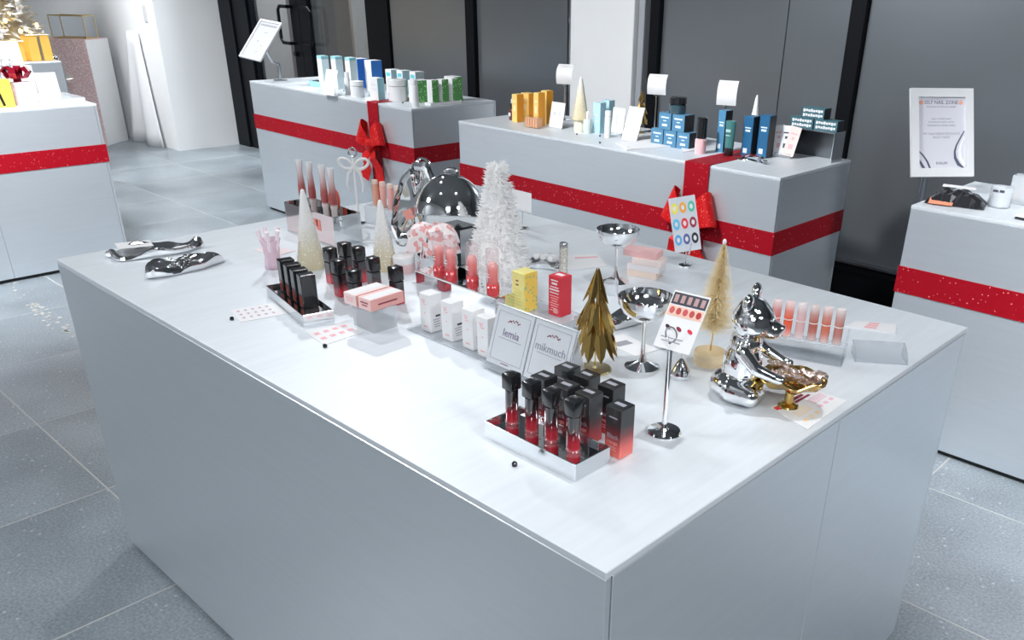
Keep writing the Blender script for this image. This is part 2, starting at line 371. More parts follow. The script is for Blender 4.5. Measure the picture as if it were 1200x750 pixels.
dpart('header', -7.64, -5.72, 2.35, CEIL, WY, WY+0.1)
def leaf(n, x0, x1, hx, sgn):
    d = struct(thing('door_%d' % n, '', '')); del d['label']; del d['category']
    def q(nm, a, c, z0, z1, y0, y1, m): return MB().box(((a+c)/2, (y0+y1)/2, (z0+z1)/2), (c-a, y1-y0, z1-z0), 0.002).build(nm, m, d)
    st = 0.135
    if sgn > 0: q('stile', x1-st, x1, 0.04, 2.34, WY+0.01, WY+0.06, DF); q('stile', x0, x0+0.03, 0.04, 2.34, WY+0.01, WY+0.06, DF)
    else: q('stile', x0, x0+st, 0.04, 2.34, WY+0.01, WY+0.06, DF); q('stile', x1-0.06, x1, 0.04, 2.34, WY+0.01, WY+0.06, DF)
    q('rail', x0+0.03, x1-0.03, 0.04, 0.16, WY+0.012, WY+0.058, DF); q('rail', x0+0.03, x1-0.03, 2.24, 2.34, WY+0.012, WY+0.058, DF)
    q('pane', x0+0.02, x1-0.02, 0.15, 2.25, WY+0.03, WY+0.036, GLASS)
    z0, z1, R = 1.03, 1.325, 0.03; y0 = WY+0.01
    a = hx; c = hx+sgn*(-0.14); ptsl = [(a, y0+0.01, z1), (a, y0-0.055, z1), (c+sgn*0.03, y0-0.055, z1), (c, y0-0.055, z1-0.03), (c, y0-0.055, z0+0.03), (c+sgn*0.03, y0-0.055, z0), (a, y0-0.055, z0), (a, y0+0.01, z0)]
    MB().tube(ptsl, 0.014, 10).build('handle', DF, d)
    return d
leaf(2, -7.635, -6.78, -6.88, 1)
leaf(3, -6.775, -5.725, -6.66, -1)
MB().lathe([(0.02, 0), (0.02, 0.03)], 14, frame_of((-6.87, WY+0.012, 0.944), (1, 0, 0), (0, 0, 1))).build('lock', DF, d1)
# ---------------- what is seen through the door
d_ = bpy.data.lights.new('corridor_fill_lamp', 'AREA'); d_.shape = 'DISK'; d_.size = 0.5; d_.energy = 75; o_ = bpy.data.objects.new('corridor_fill_lamp', d_); COL.objects.link(o_); o_.location = (-6.9, 4.5, 2.7)  # unseen lamp added to brighten the view beyond the glass
struct(MB().box((-8.6, 5.2, 1.4), (0.1, 2.9, 2.8)).box((-8.2, 4.65, 1.4), (0.7, 0.06, 2.8)).build('wall_corridor', mat('corridor_grey', (0.3, 0.29, 0.28), 0.8), smooth=False))
struct(MB().box((-6.5, 6.7, 1.4), (5.0, 0.1, 2.8)).build('wall_beyond', mat('dark_wall', (0.025, 0.027, 0.03), 0.6), smooth=False))
bl = thing('folding_screen', 'beige grey vertical board screen standing beyond the glass door', 'screen', (-7.7, 4.4, 0))
for k in range(3): MB().box((k*0.27, 0.04*(k % 2), 1.05), (0.255, 0.03, 2.1), 0.004).build('board', mat('board_beige%d' % k, [(0.16, 0.16, 0.16), (0.25, 0.22, 0.2), (0.33, 0.27, 0.23)][k], 0.7), bl)
qm = PY(399, 10, 6.2); mq = thing('marquee_sign', 'orange upright marquee board with round white bulbs beyond the door', 'sign', (qm.x, 6.2, 0))
MB().box((0, 0, 1.55), (0.32, 0.06, 0.9), 0.004).build('board', mat('orange_board', (0.4, 0.12, 0.03), 0.5, emit=(0.5, 0.13, 0.02), estr=0.1), mq)
MB().box((0, 0, 0.55), (0.05, 0.04, 1.1)).build('post', BLACK, mq); MB().box((0, 0, 0.01), (0.4, 0.3, 0.02)).build('foot', BLACK, mq)
for k in range(7): MB().ell((0.0, -0.06, 1.2+k*0.095), (0.036, 0.036, 0.036), u=12, v=8).build('bulb', mat('warm_bulb', (1, 0.95, 0.9), 0.4, emit=(1, 0.93, 0.85), estr=3), mq)
qt = PY(380, 40, 5.3); gt = thing('corridor_tree', 'dim silver foliage tree with tiny lights beyond the glass door', 'tree', (qt.x, 5.3, 0)); random.seed(9); b = MB()
MB().lathe([(0.12, 0), (0.12, 0.3), (0.03, 0.32), (0.03, 1.2)], 14).build('pot_and_trunk', BLACK, gt)
for i in range(900):
    z = 0.5+1.3*random.random(); a = random.uniform(0, 6.28); R = 0.3*(1-(z-0.5)/1.9)*random.uniform(0.3, 1); q = Vector((R*math.cos(a), R*math.sin(a), z)); d = Vector((math.cos(a), math.sin(a), random.uniform(-1, 0.4))).normalized(); sd = d.orthogonal().normalized()*0.02; b.quad(q, q+d*0.06-sd, q+d*0.13, q+d*0.06+sd)
stuff(b.build('foliage', mat('grey_foliage', (0.3, 0.32, 0.33), 0.7), gt, smooth=False))
for i in range(12): z = 0.8+0.08*i; a = -1.2+2.1*((i*0.37) % 1)-0.9; MB().ell((0.26*math.cos(a), 0.26*math.sin(a), z), (0.016, 0.016, 0.016), u=8, v=6).build('light_bulb', mat('corridor_bulb', (1, 0.8, 0.4), 0.4, emit=(1, 0.7, 0.25), estr=3), gt)

# ================================================================== COUNTERS
PLINTH = mat('plinth_black', (0.015, 0.016, 0.018), 0.6)
def counter(label, x0, x1, y0, y1, fseams=(), sseams=()):
    c = thing('display_counter', label, 'counter', (0, 0, 0)); th = 0.012; g = 0.0015
    MB().box(((x0+x1)/2, (y0+y1)/2, 0.011), (x1-x0-0.03, y1-y0-0.03, 0.018)).build('plinth', PLINTH, c, smooth=False)
    MB().box(((x0+x1)/2, (y0+y1)/2, T-th/2), (x1-x0, y1-y0, th), 0.0012).build('top_panel', ALUTOP, c)
    MB().box(((x0+x1)/2, (y0+y1)/2, 0.45), (x1-x0-2*th-0.004, y1-y0-2*th-0.004, 0.86)).build('core', PLINTH, c, smooth=False)
    fx = [x0]+list(fseams)+[x1]; sy = [y0]+list(sseams)+[y1]; zc = (0.02+T-th-0.0005)/2; h = T-th-0.0005-0.02
    for a, q in zip(fx, fx[1:]):
        MB().box(((a+q)/2, y0+th/2, zc), (q-a-g, th, h), 0.0012).build('front_panel', ALU, c)
    MB().box(((x0+x1)/2, y1-th/2, zc), (x1-x0-g, th, h), 0.0012).build('back_panel', ALU, c)
    for a, q in zip(sy, sy[1:]):
        a2 = a+(th+g if a == y0 else 0); q2 = q-(th+g if q == y1 else 0)
        MB().box((x1-th/2, (a2+q2)/2, zc), (th, q2-a2-g, h), 0.0012).build('side_panel', ALU, c)
        MB().box((x0+th/2, (a2+q2)/2, zc), (th, q2-a2-g, h), 0.0012).build('side_panel', ALU, c)
    return c, (x0, x1, y0, y1)
def band(c, e, z0=0.583, z1=0.68, m=RED):
    x0, x1, y0, y1 = e; t = 0.003; zc = (z0+z1)/2; h = z1-z0
    b = MB()
    b.box(((x0+x1)/2, y0-t/2, zc), (x1-x0+2*t, t, h)).box(((x0+x1)/2, y1+t/2, zc), (x1-x0+2*t, t, h))
    b.box((x0-t/2, (y0+y1)/2, zc), (t, y1-y0, h)).box((x1+t/2, (y0+y1)/2, zc), (t, y1-y0, h))
    return b.build('ribbon_band', m, c, smooth=False, label='wide red glitter ribbon around the counter')
def vband(c, e, a, q):
    x0, x1, y0, y1 = e; t = 0.003
    b = MB().box(((a+q)/2, y0-t/2-0.0035, 0.46), (q-a, t, 2*(T-0.46))).box(((a+q)/2, (y0+y1)/2, T+t/2), (q-a, y1-y0+0.013, t)).box(((a+q)/2, y1+t/2+0.0035, 0.46), (q-a, t, 2*(T-0.46)))
    return b.build('ribbon_strip', m_red2, c, smooth=False, label='red glitter ribbon running over the top')
m_red2 = RED
def bow(c, x, y, z, s):
    root = MB().ell((0, -0.02, 0), (0.022*s, 0.02*s, 0.03*s)).build('ribbon_bow', REDB, c, (x, y, z), label='puffed red ribbon bow')
    for k in (-1, 1):
        pts = []; n = 18
        for i in range(n+1):
            a = 2*PI*i/n; pts.append((k*(0.012+0.062*(1-math.cos(a))*0.5*1.15)*s, -0.02-0.03*math.sin(a)*s, 0.055*s*math.sin(a/2)**2+0.012*math.sin(a)*s))
        wd = [(0.035+0.075*math.sin(PI*i/n)**1.2)*s for i in range(n+1)]
        MB().strip(pts, (-0.35*k, 0.1, 0.9), wd, 0.003).build('loop', REDB, root)
        pts = [(k*0.005*s, -0.015, -0.01*s), (k*0.03*s, -0.04*s, -0.06*s), (k*0.045*s, -0.02*s, -0.11*s), (k*0.065*s, -0.03*s, -0.165*s)]
        MB().strip(pts, (0.95, 0, 0.3*k), [0.03*s, 0.05*s, 0.06*s, 0.068*s], 0.003).build('tail', REDB, root)
    MB().lathe([(0.02*s, -0.026*s), (0.027*s, -0.012*s), (0.027*s, 0.012*s), (0.02*s, 0.026*s)], 14, Matrix.Translation((0, -0.03, 0))).build('knot', REDB, root)
    return root
c_main, e_main = counter('large plain silver metal counter crowded with lip cosmetics and small trees', -1.887, 0, 0, 1.244, (), (0.637,))
c2, e2 = counter('silver metal counter with red ribbon bow holding green, blue and white boxes', -5.481, -3.639, 2.479, 3.132)
band(c2, e2); xa = PY(431, 120, 2.479).x; xb = PY(443, 122, 2.479).x; vband(c2, e2, xa, xb); bow(c2, (xa+xb)/2, 2.468, 0.66, 1.3)
c3, e3 = counter('silver metal counter with red ribbon bow holding orange and blue cosmetics', -3.124, -1.162, 2.394, 2.997)
band(c3, e3); vband(c3, e3, -1.626, -1.5); bow(c3, -1.563, 2.383, 0.65, 1.4)
c4, e4 = counter('silver metal counter with red ribbon band beside the framed nail notice', -0.602, 1.2, 2.338, 2.95)
band(c4, e4)
c1, e1 = counter('silver metal counter with red ribbon band in front of the frosted Christmas tree', -5.62, -4.855, -0.75, 1.222, (), (0.598,))
band(c1, e1)
# ================================================================== THINGS ON THE MAIN COUNTER
def V(p, z=None): return (p.x, p.y, p.z if z is None else z)
TINTBODY = ombre('tint_black_red', [(0.0, (0.55, 0.03, 0.05)), (0.28, (0.5, 0.02, 0.04)), (0.55, (0.08, 0.01, 0.015)), (0.75, (0.012, 0.01, 0.012))], 0.12, coat=1.0)
BOXOMB = ombre('carton_black_red', [(0.0, (0.62, 0.06, 0.05)), (0.16, (0.5, 0.03, 0.04)), (0.42, (0.1, 0.015, 0.02)), (0.6, (0.016, 0.018, 0.02))], 0.32, coat=0.3)
BOXCORAL = ombre('carton_black_coral', [(0.0, (0.9, 0.22, 0.17)), (0.2, (0.8, 0.14, 0.12)), (0.45, (0.2, 0.03, 0.035)), (0.66, (0.018, 0.02, 0.022))], 0.32, coat=0.3)
CLEARPINK = clear('clear_pink', (1.0, 0.96, 0.965), 0.2, 0.04, 0.10, (0.95, 0.85, 0.87))
# --- mirrored tray with the black-capped lip tints
def tray(label, x0, x1, y0, y1, z1, group=None):
    t = thing('mirror_tray', label, 'tray', ((x0+x1)/2, (y0+y1)/2, T), 0, group); a, c, h = x1-x0, y1-y0, z1-T; k = 0.003
    MB().box((0, 0, h/2-0.004), (a-2*k, c-2*k, h-0.008)).build('tray_bed', MIRROR, t, smooth=False)
    b = MB()
    for s in (-1, 1):
        b.box((s*(a/2-k/2), 0, h/2), (k, c, h), 0.0008); b.box((0, s*(c/2-k/2), h/2), (a-2*k, k, h), 0.0008)
    b.build('rim', mat('polished_silver', (0.75, 0.77, 0.79), 0.14, 1.0), t)
    return t
tray('long mirrored silver tray holding four black-capped red lip tints', -0.381, -0.179, 0.134, 0.214, 0.93)
BED = 0.922
def lip_tint(loc, label, group, h=0.09, r=0.0108, rz=0.0, body=None, square=False):
    t = thing('lip_tint', label, 'lip tint', loc, rz, group)
    if square:
        MB().box((0, 0, h*0.31), (r*2, r*2, h*0.62), r*0.15).build('bottle', body or TINTBODY, t); MB().box((0, 0, h*0.815), (r*2.1, r*2.1, h*0.37), r*0.18, seg=2).build('cap', PLAST, t)
        MB().box((0, -r*1.02, h*0.8), (r*0.5, 0.0006, h*0.25)).build('cap_highlight', mat('grey_print_and_glint', (0.35, 0.36, 0.38), 0.2, 0.7), t, smooth=False); return t  # the grey strip is a highlight painted onto the black cap
    MB().lathe([(r*0.9, 0), (r, 0.002), (r, h*0.68), (r*0.85, h*0.69)], 20).build('bottle', body or TINTBODY, t)
    MB().lathe([(r*1.12, -0.0), (r*1.16, 0.0015), (r*1.16, 0.006), (r*1.05, 0.0065)], 20, Matrix.Translation((0, 0, 0.0))).build('glass_foot', CLEARPINK, t)
    MB().box((0, 0, h*0.845), (r*2.15, r*2.15, h*0.31), r*0.22, seg=2).build('cap', PLAST, t)
    return t
for k, (x, y) in enumerate([(-0.356, 0.172), (-0.312, 0.174), (-0.267, 0.174), (-0.220, 0.174)]):
    lip_tint((x, y, BED), 'red to black ombre lip tint standing on the long mirrored tray', 'lip tints on the long mirrored tray')
def ombre_carton(x, y, label, group=None, m=None, h=0.087, w=0.033, rz=0.0):
    t = thing('lip_tint_carton', label, 'carton', (x, y, T), rz, group)
    MB().box((0, 0, h/2), (w, w, h), 0.0012).build('carton', m or BOXOMB, t)
    M = frame_of((0, -w/2-0.0002, 0), (1, 0, 0), (0, 0, 1))
    bars([(0, h*0.8, w*0.5, 0.0022)], M, INK, t)
    text('Black', 0.011, M @ Matrix.Translation((0, h*0.42, 0)), INK, t); text('rouge', 0.009, M @ Matrix.Translation((0, h*0.3, 0)), mat('pink_print', (0.8, 0.35, 0.33), 0.6), t)
    bars([(0, h*0.2, w*0.45, 0.0014), (0, h*0.15, w*0.5, 0.0014)], M, MATS['pink_print'], t)
    MB().box((0, 0, h+0.0002), (w*0.6, w*0.25, 0.0005)).build('lid_print', INK, t, smooth=False)
    return t
for x, y in [(-0.352, 0.242), (-0.301, 0.243), (-0.256, 0.248)]: ombre_carton(x, y, 'black to red carton standing directly behind the long mirrored tray', 'cartons behind the long mirrored tray')
for x, y in [(-0.35, 0.297), (-0.305, 0.297)]: ombre_carton(x, y, 'black to red carton in the rear row near the gold tree foot', 'cartons in the rear row')
ombre_carton(-0.25, 0.297, 'black to red carton closing the rear row beside the coral carton')
ombre_carton(-0.19, 0.248, 'black to coral ombre carton at the end of the mirrored tray', m=BOXCORAL)
# --- small black cable stops
for px in [(272, 375), (381, 407), (603, 546), (703, 160), (703, 168), (736, 174), (676, 158), (403, 107), (439, 114), (472, 121), (424, 110)]:
    p = P(*px); t = MB().lathe([(0.004, 0), (0.0045, 0.002), (0.0045, 0.005), (0.003, 0.007), (0, 0.0075)], 12).build('cable_stop', mat('dark_chrome', (0.05, 0.05, 0.06), 0.15, 0.8), None, V(p))
    tag(t, 'tiny dark round cable stop on a silver counter top', 'cable stop', 'cable stops on the counter tops')
# --- mirrored riser with clear-capped balms
rx0, rx1, ry0, ry1 = -1.028, -0.75, 0.495, 0.588; RH = 0.06
t = thing('mirror_riser', 'mirrored box riser behind the white cartons carrying clear balms', 'riser', ((rx0+rx1)/2, (ry0+ry1)/2, T))
MB().box((0, 0, RH/2), (rx1-rx0, ry1-ry0, RH), 0.0015).build('mirror_box', MIRROR, t)
MB().box((0, -(ry1-ry0)/2-0.0003, RH-0.002), (rx1-rx0, 0.001, 0.003)).build('edge', WHITE, t, smooth=False)
def balm(x, y, label, group):
    t = thing('lip_balm', label, 'lip balm', (x, y, T+RH), 0, group)
    MB().lathe([(0.0135, 0), (0.0145, 0.002), (0.0145, 0.012), (0.0135, 0.013)], 20).build('base', mat('balm_red_gloss', (0.75, 0.07, 0.08), 0.12, coat=1), t)
    MB().lathe([(0.011, 0.013), (0.0115, 0.05), (0.0105, 0.054), (0.006, 0.06), (0, 0.061)], 20).build('balm', ombre('balm_grad', [(0, (0.75, 0.06, 0.07)), (0.6, (0.85, 0.2, 0.18)), (1, (0.95, 0.5, 0.48))], 0.2), t)
    MB().lathe([(0.0145, 0.013), (0.0145, 0.082), (0.013, 0.09), (0.006, 0.092), (0, 0.0922)], 20).build('clear_cap', CLEARPINK, t)
    bars([(0, 0.03, 0.012, 0.002), (0, 0.036, 0.009, 0.002)], frame_of((0, -0.0149, 0), (1, 0, 0), (0, 0, 1)), WHITE, t)
for x, y in [(-0.987, 0.535), (-0.943, 0.534), (-0.873, 0.538), (-0.802, 0.536)]: balm(x, y, 'red lip balm under a clear cap on the mirrored riser', 'clear-capped balms on the riser')
# --- four white cartons on a clear plate
t = MB().box((0, 0, 0.002), (0.29, 0.075, 0.004), 0.001).build('acrylic_plate', ACRM, None, (-0.715, 0.375, T)); tag(t, 'thin clear acrylic plate under the four white cartons', 'plate')
for k, (x, y) in enumerate([(-0.815, 0.372), (-0.745, 0.372), (-0.680, 0.372), (-0.628, 0.366)]):
    t = thing('white_carton', 'slim white cosmetic carton with pink print before the mirrored riser', 'carton', (x, y, T+0.004), 0, 'white cartons before the riser'); w_, h_ = 0.033, 0.083
    MB().box((0, 0, h_/2), (w_, w_, h_), 0.001).build('carton', WHITE, t)
    M = FRONT(-w_/2-0.0002); bars([(-0.004, h_*0.84, 0.012, 0.0015), (-0.003, h_*0.79, 0.007, 0.003), (0, h_*0.73, 0.011, 0.0015), (0, h_*0.5, 0.003, 0.003), (0, h_*0.14, 0.013, 0.003)], M, PINKINK, t)
    M = SIDE(w_/2+0.0002); bars([(0.004, h_*0.42, 0.012, 0.004)], M, DARKINK, t, 'dark_print'); bars([(0, h_*0.33, 0.018, 0.0016), (0, h_*0.27, 0.016, 0.0016), (0.001, h_*0.2, 0.017, 0.0016), (0.001, h_*0.14, 0.014, 0.0016)], M, INK, t)
# --- double sign in a leaning acrylic holder
def card_art(M, parent, w, h, name, ink):
    b = MB(); q = 0.0006
    for s in (-1, 1): b.box((s*w*0.42, 0, 0), (q, h*0.82, q), M=M); b.box((0, s*h*0.41, 0), (w*0.84, q, q), M=M)
    b.build('border_line', INK, parent, smooth=False)
    random.seed(3); b = MB()
    for k in range(9):
        u = (k-4)/4; b.poly([(0, 0), (0.002, 0.0016), (0.0045, 0), (0.002, -0.0016)], 0.0004, M @ Matrix.Translation((u*w*0.15, h*0.27+0.004-0.004*u*u+random.uniform(-.0015, .0015), 0)) @ Matrix.Rotation(random.uniform(-1.2, 1.2), 4, 'Z'))
    b.build('sprig_print', WINE, parent, smooth=False)
    text(name, w*0.21, M @ Matrix.Translation((0, h*0.07, 0)), ink, parent)
    bars([(0, -h*0.03, w*0.62, 0.0008)], M, INK, parent)
    bars([(0, -h*0.45, w*0.2, 0.0015)], M, WINE, parent, 'footer_print')
sg = thing('acrylic_sign', 'leaning clear acrylic holder with two white brand cards', 'sign', (0, 0, 0))
th = math.radians(19); up = Vector((0, math.sin(th), math.cos(th))); W_, H_ = 0.208, 0.128
base = Vector((-0.486, 0.318, T+0.004)); cc = base+up*(H_/2)
M = frame_of(cc, (1, 0, 0), up)
MB().box((0, 0, -0.002), (W_, H_, 0.003), 0.0008, M).build('back_plate', ACRM, sg)
MB().box((0, 0, 0.0030), (W_, H_, 0.0012), 0.0004, M).build('front_plate', ACR, sg)
MB().box((0, H_/2-0.0015, 0.0), (W_, 0.003, 0.008), 0.0006, M).build('top_edge', mat('acrylic_edge', (0.6, 0.65, 0.68), 0.15), sg)
pb = base+up*H_; foot = Vector((base.x, pb.y+0.008, T+0.001))
b = MB(); b.quad(*[Vector((base.x+s*W_/2, y, z)) for s, y, z in [(-1, base.y, T+0.0015), (1, base.y, T+0.0015), (1, pb.y+0.03, T+0.0015), (-1, pb.y+0.03, T+0.0015)]])
o = b.build('foot_plate', ACRM, sg, smooth=False); md = o.modifiers.new('t', 'SOLIDIFY'); md.thickness = 0.0012
b = MB(); Mb = frame_of((0, 0, 0), (1, 0, 0), (0, 0, 1)); q1 = Vector((base.x, pb.y+0.028, T+0.002)); q2 = pb-up*0.01
MB().box((0, 0, 0), (W_, (q2-q1).length, 0.0025), 0.0004, frame_of((q1+q2)/2, (1, 0, 0), q2-q1)).build('strut_plate', ACRM, sg)
for s, nm, ik in ((-1, 'lemia', mat('violet_ink', (0.2, 0.13, 0.25), 0.7)), (1, 'mikmuch', INK)):
    cw = 0.099; Mc = M @ Matrix.Translation((s*0.0515, 0.006, 0.0014)); MB().box((0, 0, 0), (cw, 0.112, 0.0008), 0, Mc).build('card', WHITE, sg, smooth=False)
    card_art(Mc @ Matrix.Translation((0, 0, 0.0006)), sg, cw, 0.112, nm, ik)
# --- yellow and red cartons on an acrylic riser
t = thing('acrylic_riser', 'low clear acrylic riser under the yellow and red cartons', 'riser', (-0.70, 0.585, T)); 
MB().box((0, 0, 0.0185), (0.17, 0.11, 0.003), 0.0006).build('deck', ACRM, t)
for s in (-1, 1): MB().box((s*0.0835, 0, 0.0085), (0.003, 0.11, 0.017), 0.0006).build('leg_plate', ACRM, t)
t = thing('yellow_carton', 'bright yellow speckled carton on the low acrylic riser', 'carton', (-0.738, 0.572, T+0.02))
YEL = mat('yellow_front', (0.85, 0.76, 0.28), 0.45, var=0.05, vscale=60); YELS = glitter('yellow_speckle', (0.82, 0.6, 0.12), (0.2, 0.5, 0.3), 260, 0.07, 0.45, 0.0)
MB().box((0, 0, 0.044), (0.04, 0.04, 0.088), 0.001).build('carton', YEL, t, side=YELS)
bars([(-0.003, 0.069, 0.008, 0.003), (-0.003, 0.06, 0.008, 0.003)], FRONT(-0.0202), WINE, t)
bars([(-0.002, 0.05-k*0.007, 0.022, 0.002) for k in range(6)], FRONT(-0.0202), mat('pale_yellow_print', (0.7, 0.62, 0.2), 0.6), t, 'fine_print')
t = thing('red_carton', 'red carton covered in white print on the low acrylic riser', 'carton', (-0.662, 0.605, T+0.02))
REDC = mat('red_carton', (0.62, 0.03, 0.05), 0.4); MB().box((0, 0, 0.0445), (0.036, 0.036, 0.089), 0.001).build('carton', REDC, t)
bars([(0, 0.08, 0.02, 0.0025), (0, 0.073, 0.016, 0.004), (0, 0.065, 0.024, 0.002), (0, 0.059, 0.028, 0.003), (0, 0.052, 0.026, 0.002)], FRONT(-0.0182), WHITE, t)
bars([(0, 0.045-k*0.0055, 0.026-0.004*(k % 3), 0.0018) for k in range(7)]+[(0.004, 0.012, 0.012, 0.01)], FRONT(-0.0182), mat('pale_red_print', (0.85, 0.42, 0.42), 0.6), t, 'fine_print')
MB().box((0, 0, 0.0892), (0.02, 0.012, 0.0005)).build('lid_print', WHITE, t, smooth=False)
# --- gold leaf tree
def gold_tree(loc, label, h=0.207, s=1.0):
    t = thing('gold_leaf_tree', label, 'tree', loc)
    MB().lathe([(0.033*s, 0), (0.0335*s, 0.002), (0.031*s, 0.004), (0.006*s, 0.005), (0.003*s, 0.009)], 32).build('base_disc', PALEGOLD, t)
    MB().tube([(0, 0, 0.004), (0, 0, h*0.93)], 0.0016*s, 8).build('stem', GOLD, t)
    LF = []
    for wd, ln in [(0.02, 0.068), (0.023, 0.075), (0.026, 0.08)]:
        b = MB(); wd *= s; ln *= s
        for sg_ in (-1, 1):
            b.poly([(0, 0), (sg_*wd*0.5, -ln*0.55), (sg_*wd*0.28, -ln*0.85), (0, -ln)], 0.0012, Matrix.Rotation(sg_*0.35, 4, 'Y'))
        me = b.mesh('leaf', False); me.materials.append(GOLD); LF.append(me)
    for k, (zt, n, r0, tilt) in enumerate([(h*0.99, 7, 0.002, 0.30), (h*0.74, 9, 0.011, 0.36), (h*0.52, 11, 0.018, 0.33)]):
        for i in range(n):
            a = 2*PI*i/n+k*0.4+0.3; o = link('leaf', LF[k], t, (r0*s*math.cos(a), r0*s*math.sin(a), zt))
            o.rotation_euler = (Matrix.Rotation(a+PI/2, 4, 'Z') @ Matrix.Rotation(PI/2-tilt-0.07*math.sin(i*5), 4, 'X') @ Matrix.Rotation(0.45*math.sin(i*2.7+k), 4, 'Y')).to_euler()
    return t
gold_tree((-0.436, 0.468, T), 'gold metal tree of layered pointed leaves on a gold disc foot', 0.205)
# --- chrome coupes
def coupe(loc, label, h=0.14, r=0.05):
    t = thing('champagne_coupe', label, 'glass', loc)
    MB().lathe([(0.034, 0), (0.0345, 0.0015), (0.025, 0.005), (0.010, 0.012), (0.005, 0.03), (0.0035, 0.06), (0.0042, h*0.64)], 32).build('foot_and_stem', CHROME, t)
    MB().lathe([(0.003, h*0.64), (r*0.45, h*0.69), (r*0.8, h*0.79), (r*0.97, h*0.91), (r, h), (r*0.965, h), (r*0.93, h*0.915), (r*0.75, h*0.81), (r*0.4, h*0.72), (0, h*0.69)], 40).build('bowl', CHROME2, t)
    return t
p = P(724, 268, 1.035); c1g = coupe((p.x, p.y, T), 'chrome champagne coupe beside the pile of pink boxes', 0.135, 0.054)
p = P(757, 347, 1.045); coupe((p.x, p.y, T), 'chrome champagne coupe near the gold tree and lip sheet', 0.145, 0.054)
for k in range(6):
    random.seed(k); b = MB(); a = random.uniform(0, PI); b.tube([(0.011*math.cos(u*PI/4), 0.011*math.sin(u*PI/4), 0) for u in range(8)], 0.0022, 6, True)
    o = b.build('silver_ring', CHROME, None, (p.x+0.018*math.cos(k*1.1), p.y+0.018*math.sin(k*1.1), T+0.1155+0.002*k)); o.rotation_euler = (0.5*math.cos(k), 0.5*math.sin(k), k)
    tag(o, 'small silver ring lying in the chrome coupe', 'ring', 'rings in the coupe')
# --- ring-top stand with the lip chart
p = P(778, 507); t = thing('ring_stand', 'slim chrome stand with ring clip holding the lip chart', 'card stand', V(p))
MB().lathe([(0.029, 0), (0.0295, 0.003), (0.027, 0.006), (0.008, 0.007), (0.006, 0.010)], 36).build('base_disc', CHROME, t)
MB().tube([(0, 0, 0.006), (0, 0, 0.165)], 0.0046, 14).build('pole', CHROME, t)
MB().tube([(0.011*math.sin(a*2*PI/18), 0.0, 0.177-0.012*math.cos(a*2*PI/18)) for a in range(18)], 0.0014, 8, True).build('ring_clip', WIRE, t)
th2 = math.radians(38); up2 = Vector((0, math.sin(th2), math.cos(th2))); ex = Vector((0.97, 0.12, 0)).normalized()
ctr = p+Vector((0.0, 0.004, 0.176))+up2*0.022+ex*0.004+Vector((0, 0.003, 0)); Ms = frame_of(ctr, ex, up2)
sh = thing('lip_chart', 'white sheet of lip swatches clipped on the slim chrome stand', 'card', (0, 0, 0))
MB().box((0, 0, 0), (0.066, 0.098, 0.0006), 0, Ms).build('sheet', WHITE, sh, smooth=False)
b = MB().box((0, 0.036, 0.0005), (0.062, 0.02, 0.0005), 0, Ms).build('dark_strip', DARKINK, sh, smooth=False)
b = MB().box((0, 0.015, 0.0005), (0.062, 0.017, 0.0005), 0, Ms).build('skin_strip', mat('skin_print', (0.85, 0.55, 0.45), 0.6), sh, smooth=False)
for k in range(5):
    MB().lathe([(0.0045, 0), (0.0045, 0.0006)], 14, Ms @ Matrix.Translation((-0.024+0.012*k, 0.0155, 0.0006)) @ Matrix.Diagonal((1, 1.3, 1, 1))).build('lip_swatch', mat('lip_red%d' % k, [(0.6, 0.12, 0.11), (0.5, 0.08, 0.08), (0.6, 0.1, 0.1), (0.5, 0.08, 0.07), (0.45, 0.05, 0.05)][k], 0.5), sh)
    MB().box((-0.024+0.012*k, 0.036, 0.0009), (0.007, 0.013, 0.0004), 0, Ms).box((-0.0245+0.012*k, 0.034, 0.0012), (0.004, 0.006, 0.0004), 0, Ms).build('tube_picture', mat('tube_print', (0.5, 0.32, 0.31), 0.5), sh, smooth=False)
for k, c in enumerate([(0.05, 0.01, 0.02), (0.25, 0.02, 0.04), (0.7, 0.03, 0.06)]):
    MB().lathe([(0.0055, 0), (0.0055, 0.0005)], 12, Ms @ Matrix.Translation((-0.02+0.02*k, -0.013, 0.0005)) @ Matrix.Rotation(-0.5, 4, 'Z') @ Matrix.Diagonal((1, 0.55, 1, 1))).build('lip_print', mat('lip_print%d' % k, c, 0.5), sh)
bars([(-0.006, -0.03, 0.04, 0.0015), (-0.006, -0.036, 0.034, 0.0015)], Ms @ Matrix.Translation((0, 0, 0.0005)), INK, sh)
# --- sticker sheet in a small clip
p = P(803, 312); t = thing('card_clip', 'small chrome clip stand holding the round sticker sheet', 'clip', V(p))
MB().lathe([(0.018, 0), (0.018, 0.004), (0.004, 0.006), (0.003, 0.012)], 20).build('base', CHROME, t)
MB().tube([(0, 0, 0.008), (0, 0, 0.04)], 0.002, 8).build('post', WIRE, t)
for s in (-1, 1): MB().box((s*0.004, 0, 0.05), (0.003, 0.004, 0.03), 0.001, Matrix.Rotation(s*0.15, 4, 'Y')).build('jaw', WIRE, t)
e1_ = Vector((0.80, 0.60, 0)).normalized(); rot = math.radians(-11.5); zz = Vector((0, 0, 1)); back = Vector((-0.6, 0.8, 0))
upv = (zz*0.97+back*0.24).normalized()
E1 = e1_*math.cos(rot)*1+upv*math.sin(-rot); E2 = upv*math.cos(rot)-e1_*math.sin(-rot)
ctr = p+Vector((0, 0, 0.046))+E2*0.066+E1*0.004; Mk = frame_of(ctr, E1, E2)
sh = thing('sticker_sheet', 'pale sheet of nine coloured round stickers in a chrome clip', 'sticker sheet', (0, 0, 0))
MB().box((0, 0, 0), (0.070, 0.142, 0.0007), 0, Mk).build('sheet', mat('pale_film', (0.66, 0.7, 0.76), 0.25), sh, smooth=False)
